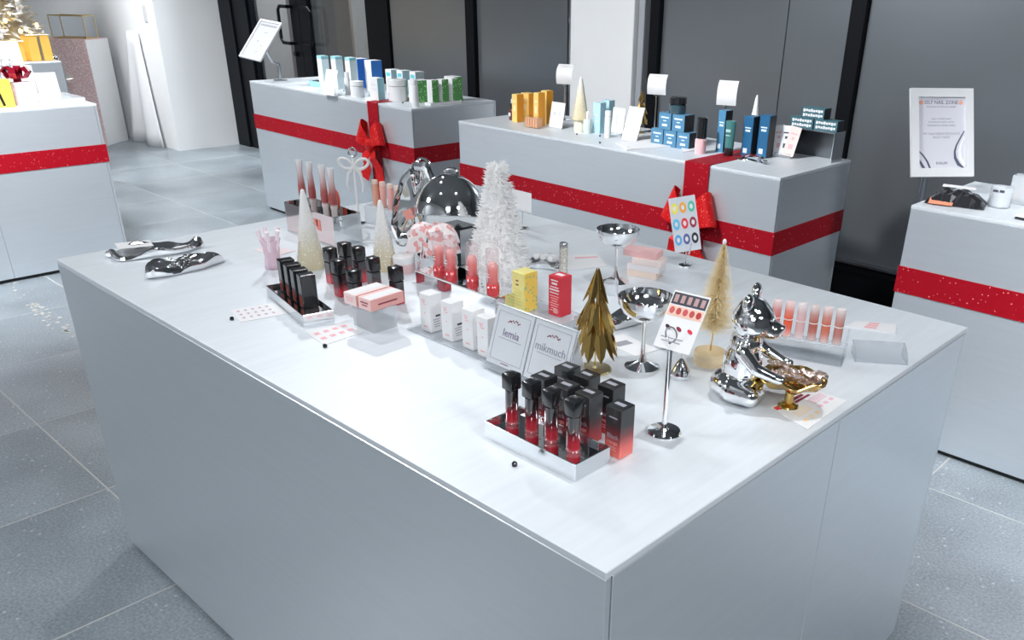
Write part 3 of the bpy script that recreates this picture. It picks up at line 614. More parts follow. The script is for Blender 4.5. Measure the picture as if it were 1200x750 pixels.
cols = [(0.9, 0.8, 0.1), (0.95, 0.4, 0.03), (0.1, 0.55, 0.4), (0.1, 0.55, 0.85), (0.8, 0.03, 0.06), (0.35, 0.02, 0.06), (0.1, 0.4, 0.75), (0.1, 0.12, 0.35), (0.02, 0.02, 0.03)]
for k, c in enumerate(cols):
    MM = Mk @ Matrix.Translation((-0.022+0.022*(k % 3), 0.043-0.041*(k//3), 0.0006)) @ Matrix.Diagonal((0.85, 1.35, 1, 1))
    st = MB().lathe([(0.0105, 0), (0.0105, 0.0005)], 18, MM).build('sticker', mat('sticker%d' % k, c, 0.4), sh)
    MB().lathe([(0.005, 0.0006), (0.005, 0.001)], 12, MM).build('heart_print', WHITE, st)
# --- bottle-brush tree on a wooden disc
p = P(831, 425); t = thing('bottle_brush_tree', 'cream bottle-brush tree on a pale wooden disc', 'tree', V(p))
MB().lathe([(0.031, 0), (0.032, 0.003), (0.032, 0.024), (0.031, 0.026)], 36).build('wooden_disc', mat('pale_wood', (0.75, 0.6, 0.38), 0.6, var=0.12, vscale=12, stretch=(1, 1, 6)), t)
hh = 0.245; MB().tube([(0, 0, 0.024), (0.004, 0, 0.09), (0.008, 0, hh)], 0.0017, 8).build('twisted_wire', GOLD, t)
random.seed(11); b = MB()
for i in range(2800):
    u = random.random(); z = 0.068+u*(hh-0.068); R = 0.047*(1-u)**0.85+0.003; a = random.uniform(0, 2*PI); xc = 0.008*(z/hh)
    d = Vector((math.cos(a), math.sin(a), random.uniform(-0.1, 0.35))); R *= random.uniform(0.75, 1.0); s = Vector((-d.y, d.x, 0))*0.0008; q = Vector((xc, 0, z))
    b.quad(q-s, q+s, q+d*R+s*0.4, q+d*R-s*0.4)
stuff(b.build('bristles', fibre('cream_bristle', (0.95, 0.86, 0.64)), t, smooth=False))
MB().ell((0.008, 0, hh+0.002), (0.004, 0.004, 0.006), u=10, v=8).build('white_tip', WHITE, t)
# --- white feather tree
p = P(583, 340); t = thing('feather_tree', 'tall fluffy white feather tree beside the clear balms', 'tree', (-0.955, 0.695, T))
MB().lathe([(0.07, 0), (0.068, 0.01), (0.04, 0.13), (0.014, 0.26), (0, 0.29)], 28).build('core', mat('white_felt', (0.92, 0.92, 0.92), 0.9), t)
random.seed(5); b = MB()
for i in range(2600):
    u = random.random()**1.25; z = 0.02+u*0.27; R = 0.07*(1-z/0.30)+0.004; a = random.uniform(0, 2*PI); q = Vector((R*math.cos(a), R*math.sin(a), z))
    d = Vector((math.cos(a)+random.uniform(-.5, .5), math.sin(a)+random.uniform(-.5, .5), random.uniform(-0.6, 0.7))).normalized(); ln = random.uniform(0.010, 0.026)
    s = d.orthogonal().normalized()*0.0022; m_ = q+d*ln*0.6; b.quad(q-s*0.5, m_-s, q+d*ln, m_+s)
stuff(b.build('feathers', fibre('white_feather', (0.94, 0.94, 0.94)), t, smooth=False))
# --- glitter cone trees
CONE = ombre('cone_white_gold', [(0.0, (0.62, 0.55, 0.36)), (0.25, (0.68, 0.62, 0.45)), (0.55, (0.82, 0.81, 0.78)), (1, (0.86, 0.86, 0.86))], 0.5)
SILV = mat('silver_fleck', (0.92, 0.92, 0.93), 0.3, 0.1)
def cone_tree(loc, label, h, r, group=None, m=None):
    t = thing('glitter_cone_tree', label, 'tree', loc, 0, group)
    MB().lathe([(r*0.97, 0), (r, 0.004), (r*0.2, h*0.93), (r*0.1, h*0.985), (0, h)], 32).build('cone', m or CONE, t)
    random.seed(int(h*1e4)); b = MB()
    for i in range(420):
        u = random.random()**0.8; z = h*(0.08+0.9*u); R = r*(1-z/h)*0.985+0.002; a = random.uniform(0, 2*PI); q = Vector((R*math.cos(a), R*math.sin(a), z)); n = Vector((math.cos(a), math.sin(a), 0.25)).normalized()
        e = (n.orthogonal().normalized()*math.cos(i)+n.cross(n.orthogonal().normalized())*math.sin(i))*random.uniform(0.0012, 0.003); f = n.cross(e)*0.6; q += n*0.0012
        b.quad(q-e, q-f+n*0.001, q+e, q+f+n*0.001)
    stuff(b.build('glitter_flecks', SILV, t, smooth=False)); return t
cone_tree((-1.385, 0.435, T), 'white glitter cone tree with gold base beside the brush tube caddy', 0.2, 0.036)
cone_tree((-1.244, 0.562, T), 'white glitter cone tree with gold base behind the lone lip tint', 0.178, 0.033)
# --- black palettes standing in a mirrored tray
ta = -0.2; tc_ = Vector((-1.132, 0.248, T))
t = tray('short mirrored tray holding four upright black compacts', -0.12, 0.12, -0.034, 0.034, 0.926); t.location = tc_; t.rotation_euler = (0, 0, ta)
for k in range(4):
    q = tc_+Matrix.Rotation(ta, 3, 'Z') @ Vector((-0.078+0.043*k, 0.006, 0))
    t = thing('black_compact', 'slim upright black compact standing in the short mirrored tray', 'compact', (q.x, q.y, T+0.018), ta, 'black compacts in the short tray')
    MB().box((0, 0, 0.038), (0.024, 0.034, 0.076), 0.0015).build('case', PLAST, t)
    MB().box((0, -0.0172, 0.016), (0.018, 0.0012, 0.024), 0.0003).build('window', mat('smoked_red', (0.22, 0.05, 0.04), 0.15), t)
    MB().box((-0.0122, 0, 0.045), (0.0008, 0.022, 0.05)).build('side_print', mat('grey_print_and_glint', (0.35, 0.36, 0.38), 0.2, 0.7), t, smooth=False)
# --- loose lip tints by the cone tree
def lt(px, top, label, grp=None, h=0.088):
    p = P(px[0], px[1], T+h); lip_tint((p.x, p.y, T), label, grp, h, 0.0125, square=True)
for px in [(386, 290), (403, 284), (419, 289), (396, 304)]: lt(px, 0, 'black-capped ombre lip tint between the two cone trees', 'lip tints between the cone trees')
lt((414, 316), 0, 'shorter lip tint tucked behind the stacked pink boxes', None, 0.075)
lt((436, 301), 0, 'black-capped lip tint directly before the rear cone tree', None)
lt((463, 312), 0, 'lone black-capped red lip tint right of the pink boxes', None)
# --- pink boxes on a clear block
p0 = P(428, 388); bx, by = -0.925, 0.305
t = thing('acrylic_block', 'clear open acrylic box under the two pink cartons', 'display box', (bx, by, T)); k = 0.002; a, c, h = 0.075, 0.06, 0.05
for s in (-1, 1):
    MB().box((s*(a/2-k/2), 0, h/2), (k, c, h), 0.0004).build('wall_plate', ACRM, t); MB().box((0, s*(c/2-k/2), h/2), (a-2*k, k, h), 0.0004).build('wall_plate', ACRM, t)
MB().box((0, 0, h+0.001), (a, c, 0.002), 0.0004).build('lid', ACRM, t); MB().box((0, 0, 0.011), (a-0.008, c-0.008, 0.02), 0.001).build('grey_filler', mat('grey_foam', (0.2, 0.21, 0.22), 0.5), t)
for k, (dx, lab) in enumerate([(-0.024, 'pink and white carton lying on the clear block, by the lip tints'), (0.022, 'coral pink carton lying on the clear block, by the lone tint')]):
    t = thing('pink_carton', lab, 'carton', (bx+dx+0.002, by+0.004*k, T+0.0525), 0.06)
    MB().box((0, 0, 0.0125), (0.042, 0.088, 0.025), 0.001).build('carton', mat('blush_card', (0.85, 0.56, 0.54), 0.5) if k else mat('light_blush', (0.86, 0.68, 0.67), 0.5), t, side=mat('rose_side', (0.72, 0.36, 0.33), 0.5))
    MB().box((0.004 if k else -0.004, 0, 0.0252), (0.026, 0.084, 0.0005)).build('lid_print', WHITE, t, smooth=False)
    bars([(0, 0.016, 0.024, 0.0025), (0, 0.01, 0.018, 0.002)], FRONT(-0.0442), WINE if k else PINKINK, t); bars([(0, 0.012, 0.05, 0.003)], SIDE(0.0212), WINE, t, 'side_print')
# --- flat paper cards
def flat_card(pxs, label, m=WHITE, prints=(), cat='card', t=0.0008):
    q = [P(*a, T) for a in pxs]; root = thing('printed_card', label, cat, V(q[0]))
    o = q[0]; b = MB(); lo = [v-o+Vector((0, 0, 0.0003)) for v in q]; hi = [v+Vector((0, 0, t)) for v in lo]
    for f in ((hi[0], hi[1], hi[2], hi[3]),): b.quad(*f)
    b.quad(*lo[::-1])
    for i in range(4): b.quad(lo[i], lo[(i+1) % 4], hi[(i+1) % 4], hi[i])
    b.build('sheet', m, root, smooth=False)
    Mx = lambda u, v: hi[0]*(1-u)*(1-v)+hi[1]*u*(1-v)+hi[2]*u*v+hi[3]*(1-u)*v
    for (nm, rows, mm) in prints:
        b = MB()
        for (u0, v0, u1, v1) in rows: z = Vector((0, 0, 0.0003)); b.quad(Mx(u0, v0)+z, Mx(u1, v0)+z, Mx(u1, v1)+z, Mx(u0, v1)+z)
        b.build(nm, mm, root, smooth=False)
    return root
dots = [(0.1+0.16*i, 0.15+0.27*j, 0.16+0.16*i, 0.26+0.27*j) for i in range(5) for j in range(3)]
MAUVE = mat('mauve_ink', (0.6, 0.4, 0.5), 0.7); PEACH = mat('peach_ink', (0.9, 0.7, 0.45), 0.7)
flat_card([(270, 364), (321, 355), (337, 368), (282, 378)], 'white card with rows of tiny swatches before the black compacts', prints=[('swatch_print', dots, MAUVE)])
flat_card([(358, 390), (405, 377), (428, 389), (380, 405)], 'white card with pale pink print before the pink boxes', prints=[('swatch_print', [(0.1+0.22*i, 0.2+0.35*j, 0.22+0.22*i, 0.35+0.35*j) for i in range(4) for j in range(2)], PINKINK)])
fl_ = flat_card([(903, 478), (948, 455), (992, 470), (946, 504)], 'white promotional flyer at the counter edge below the chrome bear', prints=[
    ('heading_print', [(0.3, 0.06, 0.72, 0.15), (0.42, 0.18, 0.8, 0.25)], WINE), ('red_print', [(0.02, 0.05, 0.14, 0.17), (0.08, 0.15, 0.2, 0.2)], mat('red_ink', (0.75, 0.05, 0.04), 0.6)),
    ('yellow_print', [(0.14, 0.42+0.06*k, 0.48, 0.445+0.06*k) for k in range(4)]+[(0.12+0.14*k, 0.74, 0.2+0.14*k, 0.84) for k in range(3)], PEACH), ('pink_print', [(0.6, 0.34+0.06*k, 0.95, 0.37+0.06*k) for k in range(4)]+[(0.58+0.14*k, 0.64, 0.66+0.14*k, 0.74) for k in range(3)], mat('rose_ink', (0.8, 0.5, 0.6), 0.7))])
flat_card([(700, 398), (730, 392), (772, 410), (745, 418)], 'white leaflet with grey lettering under the chrome coupe', prints=[('heading_print', [(0.1, 0.3, 0.7, 0.5)], INK)])
flat_card([(640, 300), (700, 298), (712, 312), (655, 318)], 'white paper with faint pink line behind the gold tree', prints=[('pink_print', [(0.5, 0.2, 0.95, 0.3)], PINKINK)])
# --- melted-edge chrome dishes
def melt_dish(loc, rz, L, W_, label, seed, lump):
    random.seed(seed); ph = [random.uniform(0, 6.28) for _ in range(5)]; n = 56; b = MB(); rings = []
    for (k, z) in [(0.9, 0.0), (1.02, 0.003), (1.06, 0.010), (1.03, 0.017), (0.95, 0.019), (0.88, 0.014), (0.82, 0.009), (0.5, 0.0085), (0.2, 0.0085)]:
        ring = []
        for i in range(n):
            a = 2*PI*i/n; wob = 1+0.06*math.sin(3*a+ph[0])+0.05*math.sin(5*a+ph[1])+0.02*math.sin(9*a+ph[2])
            sq = 1/(abs(math.cos(a))**2.6+abs(math.sin(a))**2.6)**(1/2.6)
            zz_ = z*(1+(0.35*math.sin(4*a+ph[3])+0.25*math.sin(7*a+ph[4]))*(k > 0.85))+(lump*(0.006*math.sin(6*a+ph[1])+0.006)*(0.1 < k < 0.86))
            ring.append(b.bm.verts.new((L/2*k*wob*sq*math.cos(a), W_/2*k*wob*sq*math.sin(a), max(0, zz_))))
        rings.append(ring)
    for A, B in zip(rings, rings[1:]):
        for i in range(n): b.bm.faces.new((A[i], A[(i+1) % n], B[(i+1) % n], B[i]))
    b.bm.faces.new(rings[0][::-1]); b.bm.faces.new(rings[-1])
    o = b.build('melted_chrome_dish', CHROME, None, loc, rz); tag(o, label, 'dish'); return o
p = P(181, 297); melt_dish(V(p), ang(P(137, 302), P(222, 291)), 0.215, 0.085, 'long chrome dish with melted rim holding a white card', 4, 0)
t = thing('folded_card', 'white card lying inside the long melted chrome dish', 'card', (p.x-0.045, p.y-0.03, T+0.0195), ang(P(137, 302), P(222, 291)))
MB().box((0, 0, 0.001), (0.085, 0.062, 0.0012), 0.0003, Matrix.Rotation(0.03, 4, 'Y')).build('sheet', WHITE, t); bars([(-0.005, 0, 0.03, 0.002), (-0.005, 0.008, 0.02, 0.002)], Matrix.Translation((0.01, -0.008, 0.0022)), INK, t)
p = P(215, 315); melt_dish(V(p), ang(P(176, 324), P(254, 306)), 0.19, 0.085, 'lumpy chrome dish with melted rim piled with silver chain', 9, 1)
random.seed(21)
for k in range(3):
    pts = []; ph = random.uniform(0, 6); 
    for i in range(40): a = i*0.33; pts.append((0.06*math.cos(a*0.5+ph)*(0.6+0.3*math.sin(a)), 0.024*math.sin(a*0.8+ph)*(0.7+0.3*math.cos(a*1.3)), 0.016+0.004*math.sin(a*2.1)+0.004*k))
    o = MB().tube(pts, 0.0022, 6).build('silver_chain', CHROME, None, (p.x, p.y, T+0.004), ang(P(176, 324), P(254, 306))); tag(o, 'silver chain heaped in the lumpy chrome dish', 'chain', 'chains in the chrome dish')
p = P(712, 380); melt_dish(V(p), ang(P(680, 380), P(745, 372)), 0.15, 0.08, 'small chrome dish with melted rim behind the gold tree', 14, 1)
# --- pink cup of applicators
p = P(321, 314); flat_card([(297, 293), (318, 288), (346, 294), (322, 301)], 'pale pink card lying behind the pink applicator cup', mat('pale_pink_card', (0.85, 0.72, 0.74), 0.5))
CP2 = clear('pink_cup_plastic', (0.98, 0.9, 0.94), 0.2, 0.06, 0.4, (0.92, 0.76, 0.84))
t = thing('applicator_cup', 'translucent pink cup holding pale pink applicators', 'cup', (p.x, p.y, T))
MB().lathe([(0.020, 0), (0.021, 0.002), (0.019, 0.03), (0.021, 0.06), (0.026, 0.075), (0.0245, 0.075), (0.019, 0.058), (0.017, 0.03), (0.018, 0.004), (0, 0.004)], 24).build('cup', CP2, t)
for k in range(5):
    a = k*1.3+0.4; q = Vector((0.007*math.cos(a), 0.007*math.sin(a), 0.005)); e = Vector((0.027*math.cos(a), 0.027*math.sin(a), 0.10)); o = MB().tube([q, e], [0.004, 0.0055], 10).build('applicator', mat('pale_pink_stick', (0.9, 0.78, 0.83), 0.4), None, (p.x, p.y, T)); tag(o, 'pale pink applicator stick standing in the pink cup', 'applicator', 'applicators in the pink cup')
# --- mirrored caddy with brush-shaped tubes
ca = P(392, 292); cx, cy = -1.616, 0.62
t = thing('mirror_caddy', 'open mirrored caddy holding tapered brush tubes by the cone tree', 'caddy', (cx, cy, T)); a, c, h, k = 0.25, 0.088, 0.085, 0.003
MB().box((0, 0, 0.0015), (a, c, 0.003)).build('bottom', MIRROR, t, smooth=False)
for s in (-1, 1): MB().box((s*(a/2-k/2), 0, h/2+0.0015), (k, c, h-0.003), 0.0005).build('side_plate', MIRROR, t)
MB().box((0, -(c/2-k/2), h/2+0.0015), (a-2*k, k, h-0.003), 0.0005).build('front_plate', mat('pink_mirror', (0.86, 0.72, 0.71), 0.08, 1.0), t); MB().box((0, c/2-k/2, h/2+0.0015), (a-2*k, k, h-0.003), 0.0005).build('back_plate', MIRROR, t)
MB().box((0, 0, 0.04), (a-0.012, c-0.012, 0.004)).build('dark_insert', PLAST, t, smooth=False)
bars([(0.02, 0.055, 0.05, 0.02), (0.05, 0.05, 0.02, 0.03)], FRONT(-c/2-0.0004), mat('coral_print', (0.8, 0.25, 0.2), 0.5), t, 'coral_label')
BR = ombre('brush_grad', [(0, (0.8, 0.76, 0.76)), (0.36, (0.82, 0.74, 0.73)), (0.40, (0.36, 0.06, 0.06)), (0.58, (0.42, 0.12, 0.11)), (0.78, (0.66, 0.5, 0.5)), (1, (0.82, 0.84, 0.85))], 0.2)
for k, (px, zt) in enumerate([((349.5, 187), 0.215), ((361.5, 190), 0.21), ((376, 193), 0.205), ((386.5, 197), 0.205)]):
    q = P(px[0], px[1], T+zt); yy = cy-0.012+0.008*(k % 2); d = ray(*px); s = (yy-CAM.y)/d.y; q = CAM+d*s; zt = q.z-T
    xx = min(cx+0.115, max(cx-0.115, q.x))
    t = thing('brush_tube', 'clear brush-shaped tube with dusty red fill in the mirrored caddy', 'tube', (xx, yy, T+0.042), 0, 'brush tubes in the caddy'); hh = zt-0.042
    b = MB(); b.lathe([(0.008, 0), (0.0085, 0.004), (0.0085, hh*0.3), (0.010, hh*0.32), (0.0105, hh*0.5), (0.007, hh*0.8), (0.0095, hh*0.97), (0.0098, hh)], 16); b.build('tube', BR, t)
t = thing('orange_ring_pack', 'round orange ring pack standing in the mirrored caddy', 'pack', (cx+0.03, cy+0.026, T+0.042))
MB().tube([(0.018*math.cos(a*PI/8), 0, 0.065+0.026*math.sin(a*PI/8)) for a in range(16)], 0.0065, 8, True).build('ring', mat('orange_red', (0.8, 0.12, 0.06), 0.4), t); MB().lathe([(0.016, -0.003), (0.016, 0.003)], 20, frame_of((0, 0, 0.065), (1, 0, 0), (0, 0, 1))).build('face', mat('pale_teal_face', (0.6, 0.75, 0.75), 0.4), t)
MB().box((0, 0, 0.018), (0.012, 0.006, 0.036)).build('stalk', MATS['orange_red'], t)
# --- white rope bow on a ring stand
p = Vector((-1.52, 0.835, T)); p = P(421, 262); t = thing('bow_ornament', 'white beaded rope bow hanging on a slim ring-top stand', 'ornament', V(p))
PEARL = mat('pearl_rope', (0.85, 0.85, 0.84), 0.5, bump=0.8, bscale=150)
MB().lathe([(0.022, 0), (0.022, 0.003), (0.004, 0.006), (0.003, 0.01)], 20).build('base', CHROME, t)
MB().tube([(0, 0, 0.005), (0, 0, 0.195)], 0.0035, 10).build('post', PEARL, t)
e = Vector((0.75, 0.66, 0)); MB().tube([e*(0.012*math.cos(a*PI/8))+Vector((0, 0, 0.21+0.013*math.sin(a*PI/8))) for a in range(16)], 0.003, 8, True).build('ring', WIRE, t)
for s in (-1, 1):
    MB().tube([e*(s*(0.004+0.04*(1-math.cos(a*PI/8))*0.5))+Vector((0, 0, 0.172+0.014*math.sin(a*PI/8)+0.006*(1-math.cos(a*PI/8)))) for a in range(16)], 0.0042, 8, True).build('loop', PEARL, t)
    MB().tube([Vector((0, 0, 0.17)), e*(s*0.018)+Vector((0, 0, 0.15)), e*(s*0.024)+Vector((0, 0, 0.12)), e*(s*0.02)+Vector((0, 0, 0.095))], [0.0045, 0.0045, 0.004, 0.003], 8).build('tail', PEARL, t)
# --- peach tubes in an acrylic stand
p = P(452, 275); cx2, cy2 = -1.30, 0.82
p = PY(452, 240, 0.82); cx2 = p.x; z0 = 0.055
t = thing('acrylic_stand', 'clear acrylic block stand with peach tubes beside the chrome tray', 'stand', (cx2, cy2, T))
MB().box((0, 0, z0/2), (0.16, 0.05, z0), 0.002).build('block', ACRM, t)
for k in range(4):
    q = PY(441+9*k, 238+3*k, cy2); t = thing('peach_tube', 'slim peach lip tube standing on the clear acrylic block', 'tube', (q.x, cy2, T+z0), 0, 'peach tubes on the acrylic block')
    MB().lathe([(0.0085, 0), (0.0095, 0.002), (0.0095, 0.062), (0.0085, 0.064)], 18).build('tube', mat('peach%d' % (k % 3), [(0.82, 0.42, 0.3), (0.85, 0.47, 0.4), (0.85, 0.45, 0.42)][k % 3], 0.3), t); MB().lathe([(0.0095, 0.0645), (0.0095, 0.074), (0.008, 0.076), (0, 0.076)], 18).build('cap', mat('pale_peach', (0.88, 0.66, 0.58), 0.3), t)
# --- leaning chrome oval tray with pink tag
ly = 0.70; q = PY(474, 245, ly)
t = thing('leaning_tray', 'ornate oval chrome tray leaning upright behind the rear cone tree', 'tray', (0, 0, 0))
lx = Vector((0.62, 0.78, 0)).normalized(); upl = (Vector((0, 0, 1))*0.93+Vector((0.33, 0.05, 0))).normalized(); HH, WW = 0.235, 0.105
upl = (Vector((0, 0, 1))*0.93+Vector((0.75, 0.66, 0))*0.34).normalized(); Ml = frame_of(Vector((q.x+0.012, ly+0.02, T+HH/2*upl.z+0.022)), lx-upl*lx.dot(upl)+Vector((0.25, -0.25, 0)), upl)
b = MB(); n = 48; rings = []
for k, z in [(0.0, 0.0), (0.5, 0.0), (0.72, 0.0), (0.8, 0.004), (0.88, 0.010), (0.97, 0.007), (1.0, 0.002), (0.97, -0.002), (0.8, -0.004), (0, -0.004)]:
    rings.append([b.bm.verts.new(Ml @ Vector((WW/2*k*(1+0.035*math.sin(10*a*2*PI/n)*(k > 0.8))*math.cos(a*2*PI/n), HH/2*k*(1+0.03*math.sin(10*a*2*PI/n)*(k > 0.8))*math.sin(a*2*PI/n), z+0.004*math.sin(3*a*2*PI/n+1)*(k > 0.4)))) for a in range(n)] if k else [b.bm.verts.new(Ml @ Vector((0, 0, z)))])
for A, B in zip(rings, rings[1:]):
    for i in range(n):
        j = (i+1) % n
        if len(A) == 1: b.bm.faces.new((A[0], B[i], B[j]))
        elif len(B) == 1: b.bm.faces.new((A[i], A[j], B[0]))
        else: b.bm.faces.new((A[i], A[j], B[j], B[i]))
bmesh.ops.recalc_face_normals(b.bm, faces=b.bm.faces); b.build('tray_plate', CHROME, t)
MB().ell((0, 0, 0), (0.022, 0.008, 0.012), Ml.to_3x3().to_4x4()).build('x', CHROME) if False else None
for s in (-1, 1): MB().tube([Ml @ Vector((0.018*math.cos(a*PI/8), s*(HH/2-0.006)+0.012*s*math.sin(a*PI/8), 0.006)) for a in range(9)], 0.0035, 8).build('handle', CHROME, t)
MB().box((0.0, -0.018, 0.009), (0.026, 0.026, 0.001), 0, Ml @ Matrix.Translation((-0.012, -0.02, 0)) @ Matrix.Rotation(0.8, 4, 'Z')).build('pink_tag', mat('pink_tag', (0.85, 0.35, 0.3), 0.5), t, smooth=False)
b = MB(); b.tube([Ml @ Vector((0, 0.05, -0.004)), Vector(((Ml @ Vector((0, 0.05, -0.004))).x+0.045, ly+0.02, T+0.002))], 0.003, 8).build('easel_leg', STEEL, t)
# --- chrome cloche dome on a dark block with pouch
dcx, dcy = -1.165, 0.72
t = thing('dark_block', 'dark glossy block under the open chrome dome', 'block', (dcx, dcy+0.02, T)); MB().box((0, 0, 0.05), (0.08, 0.07, 0.1), 0.003).build('block', PLAST, t); MB().box((0.0402, 0.0, 0.05), (0.001, 0.05, 0.09)).build('mirror_face', STEEL, t, smooth=False)
t = thing('chrome_dome', 'shiny chrome cloche dome with ring handle tilted open', 'dome', (dcx, dcy, T+0.112), 0); R = 0.092
Md = Matrix.Rotation(-0.26, 4, Vector((0.75, 0.66, 0)))
Md = Matrix.Translation((0, 0, 0.012)) @ Md
MB().lathe([(R*1.08, 0), (R*1.08, 0.003), (R, 0.004)]+[(R*math.cos(a*PI/24), 0.004+R*1.12*math.sin(a*PI/24)) for a in range(1, 12)]+[(0, 0.004+R*1.12)]+[(R*0.97*math.cos(a*PI/24), 0.004+R*1.09*math.sin(a*PI/24)) for a in range(11, 0, -1)]+[(R*0.97, 0.0)], 56, Md).build('bell', CHROME, t)
MB().tube([Md @ Vector((0.028*math.cos(a*PI/8), 0, R*1.12+0.003+0.014*math.sin(a*PI/8))) for a in range(9)], 0.004, 10).build('handle', CHROME, t)
# pouch
pc = Vector((-1.122, 0.632, T))
t = thing('foil_pouch', 'crumpled silver foil pouch draped in pink petal cloth under the dome', 'pouch', V(pc), 0.72)
def crumple(seed, prof, wx, wy, n=34, amp=0.12):
    random.seed(seed); ph = [random.uniform(0, 6.28) for _ in range(8)]; b = MB(); rows = []
    for j, (k, z) in enumerate(prof):
        row = []
        for i in range(n):
            a = 2*PI*i/n; f = 1+amp*(math.sin(3*a+ph[0]+14*z)+0.7*math.sin(7*a+ph[1]-40*z)+0.8*math.sin(11*a+ph[2]+90*z))*0.7+random.uniform(-amp, amp)*0.35
            row.append(b.bm.verts.new((wx*k*f*math.cos(a), wy*k*f*math.sin(a), max(0.0005, z+0.004*math.sin(5*a+ph[3])*(z > 0.01)))))
        rows.append(row)
    for A, B in zip(rows, rows[1:]):
        for i in range(n): b.bm.faces.new((A[i], A[(i+1) % n], B[(i+1) % n], B[i]))
    b.bm.faces.new(rows[0][::-1]); b.bm.faces.new(rows[-1]); return b
crumple(31, [(0.85, 0), (1.0, 0.012), (0.95, 0.03), (1.05, 0.05), (0.9, 0.07), (0.95, 0.085), (0.8, 0.1)], 0.048, 0.026).build('foil_body', CHROME2, t)
crumple(12, [(1.2, 0.058), (1.26, 0.078), (1.12, 0.1), (1.0, 0.118), (0.62, 0.127), (0.15, 0.122)], 0.05, 0.028, 34, 0.2).build('petal_cloth', glitter('pale_pink_satin', (0.9, 0.82, 0.82), (0.82, 0.4, 0.39), 95, 0.3, 0.35, 0.05), t)
t = thing('blush_pot', 'low blush pink pot with white lid beside the foil pouch', 'pot', V(P(474, 318))); MB().lathe([(0.026, 0), (0.028, 0.003), (0.028, 0.022), (0.026, 0.024)], 28).build('pot', mat('blush_pot', (0.72, 0.5, 0.5), 0.35), t); MB().lathe([(0.027, 0.0242), (0.028, 0.026), (0.028, 0.04), (0.025, 0.043), (0, 0.0435)], 28).build('lid', GLOSSW, t)
# --- white curved card behind the feather tree
def curved_card(M, w, h, sag, parent, m=WHITE, name='curved_card', rows=(0.3, 0.2, 0.1)):
    b = MB(); n = 10; F = []; K = []
    for i in range(n+1):
        v = i/n-0.5; z = -sag*(1-4*v*v); F.append([M @ Vector((s*w/2, v*h, z)) for s in (-1, 1)]); K.append([M @ Vector((s*w/2, v*h, z-0.0012)) for s in (-1, 1)])
    for i in range(n):
        b.quad(F[i][0], F[i][1], F[i+1][1], F[i+1][0]); b.quad(K[i][1], K[i][0], K[i+1][0], K[i+1][1])
        for s, t_ in ((0, 0), (1, 1)): b.quad(F[i][s], F[i+1][s], K[i+1][s], K[i][s])
    bmesh.ops.remove_doubles(b.bm, verts=b.bm.verts, dist=1e-6); bmesh.ops.recalc_face_normals(b.bm, faces=b.bm.faces)
    o = b.build(name, m, parent)
    if rows: bars([(0, h*r, w*0.35, h*0.015) for r in rows], M @ Matrix.Translation((0, 0, -sag*0.75)), mat('faint_pink_ink', (0.75, 0.6, 0.62), 0.7), parent)
    return o
q = PY(612, 236, 1.10); t = thing('card_holder', 'white card on a wire holder behind the feather tree', 'card holder', (q.x, 1.10, T))
MB().lathe([(0.02, 0), (0.02, 0.003), (0.003, 0.006)], 20).build('base', CHROME, t); MB().tube([(0, 0, 0.004), (0, 0, q.z-T)], 0.0015, 8).build('wire', WIRE, t)
MB().box((0, -0.003, q.z-T+0.002), (0.085, 0.0012, 0.058), 0.0004, Matrix.Rotation(0.0, 4, 'Z')).build('card', WHITE, t)
# --- chrome dish of white tubes, silver tube
p = P(637, 312); o = melt_dish(V(p), 0.5, 0.11, 0.06, 'small chrome dish of white sample tubes behind the yellow carton', 17, 0)
for k in range(3):
    a = 1.9; o = MB().lathe([(0.0085, 0), (0.009, 0.002), (0.009, 0.044), (0.0075, 0.05), (0, 0.05)], 16, Matrix.Rotation(PI/2-0.25, 4, 'X')).build('sample_tube', GLOSSW, None, (p.x-0.022+0.021*k, p.y+0.022+0.005*k, T+0.0188), 0.35); tag(o, 'small white sample tube lying in the chrome dish', 'tube', 'white sample tubes in the dish')
p = P(660, 330); t = thing('glitter_tube', 'slim silver glitter tube with grey cap behind the red carton', 'tube', V(P(660, 324))); MB().lathe([(0.0105, 0), (0.011, 0.002), (0.011, 0.075), (0.0105, 0.077)], 20).build('tube', glitter('champagne_glitter', (0.6, 0.57, 0.5), (0.95, 0.93, 0.88), 500, 0.3, 0.3, 0.6), t); MB().lathe([(0.0112, 0.0772), (0.0112, 0.086), (0.010, 0.088), (0, 0.088)], 20).build('cap', STEEL, t)
# --- stacked pale pink boxes
p = P(748, 326)
for k, (c, wd, dx, lab) in enumerate([((0.88, 0.72, 0.62), 0.082, -0.004, 'peach flat carton at the bottom of the pink stack'), ((0.84, 0.8, 0.82), 0.088, 0.0, 'pale grey flat carton second from the bottom of the pink stack'), ((0.87, 0.74, 0.7), 0.08, 0.01, 'beige flat carton below the top of the pink stack'), ((0.82, 0.5, 0.5), 0.092, -0.012, 'rose pink flat carton on top of the pink stack')]):
    t = MB().box((0, 0, 0.0085), (wd, 0.045, 0.0168), 0.0008).build('flat_carton', mat('stack_card%d' % k, c, 0.5), None, (p.x+dx, p.y+0.03, T+0.017*k), 0.28); tag(t, lab, 'carton')
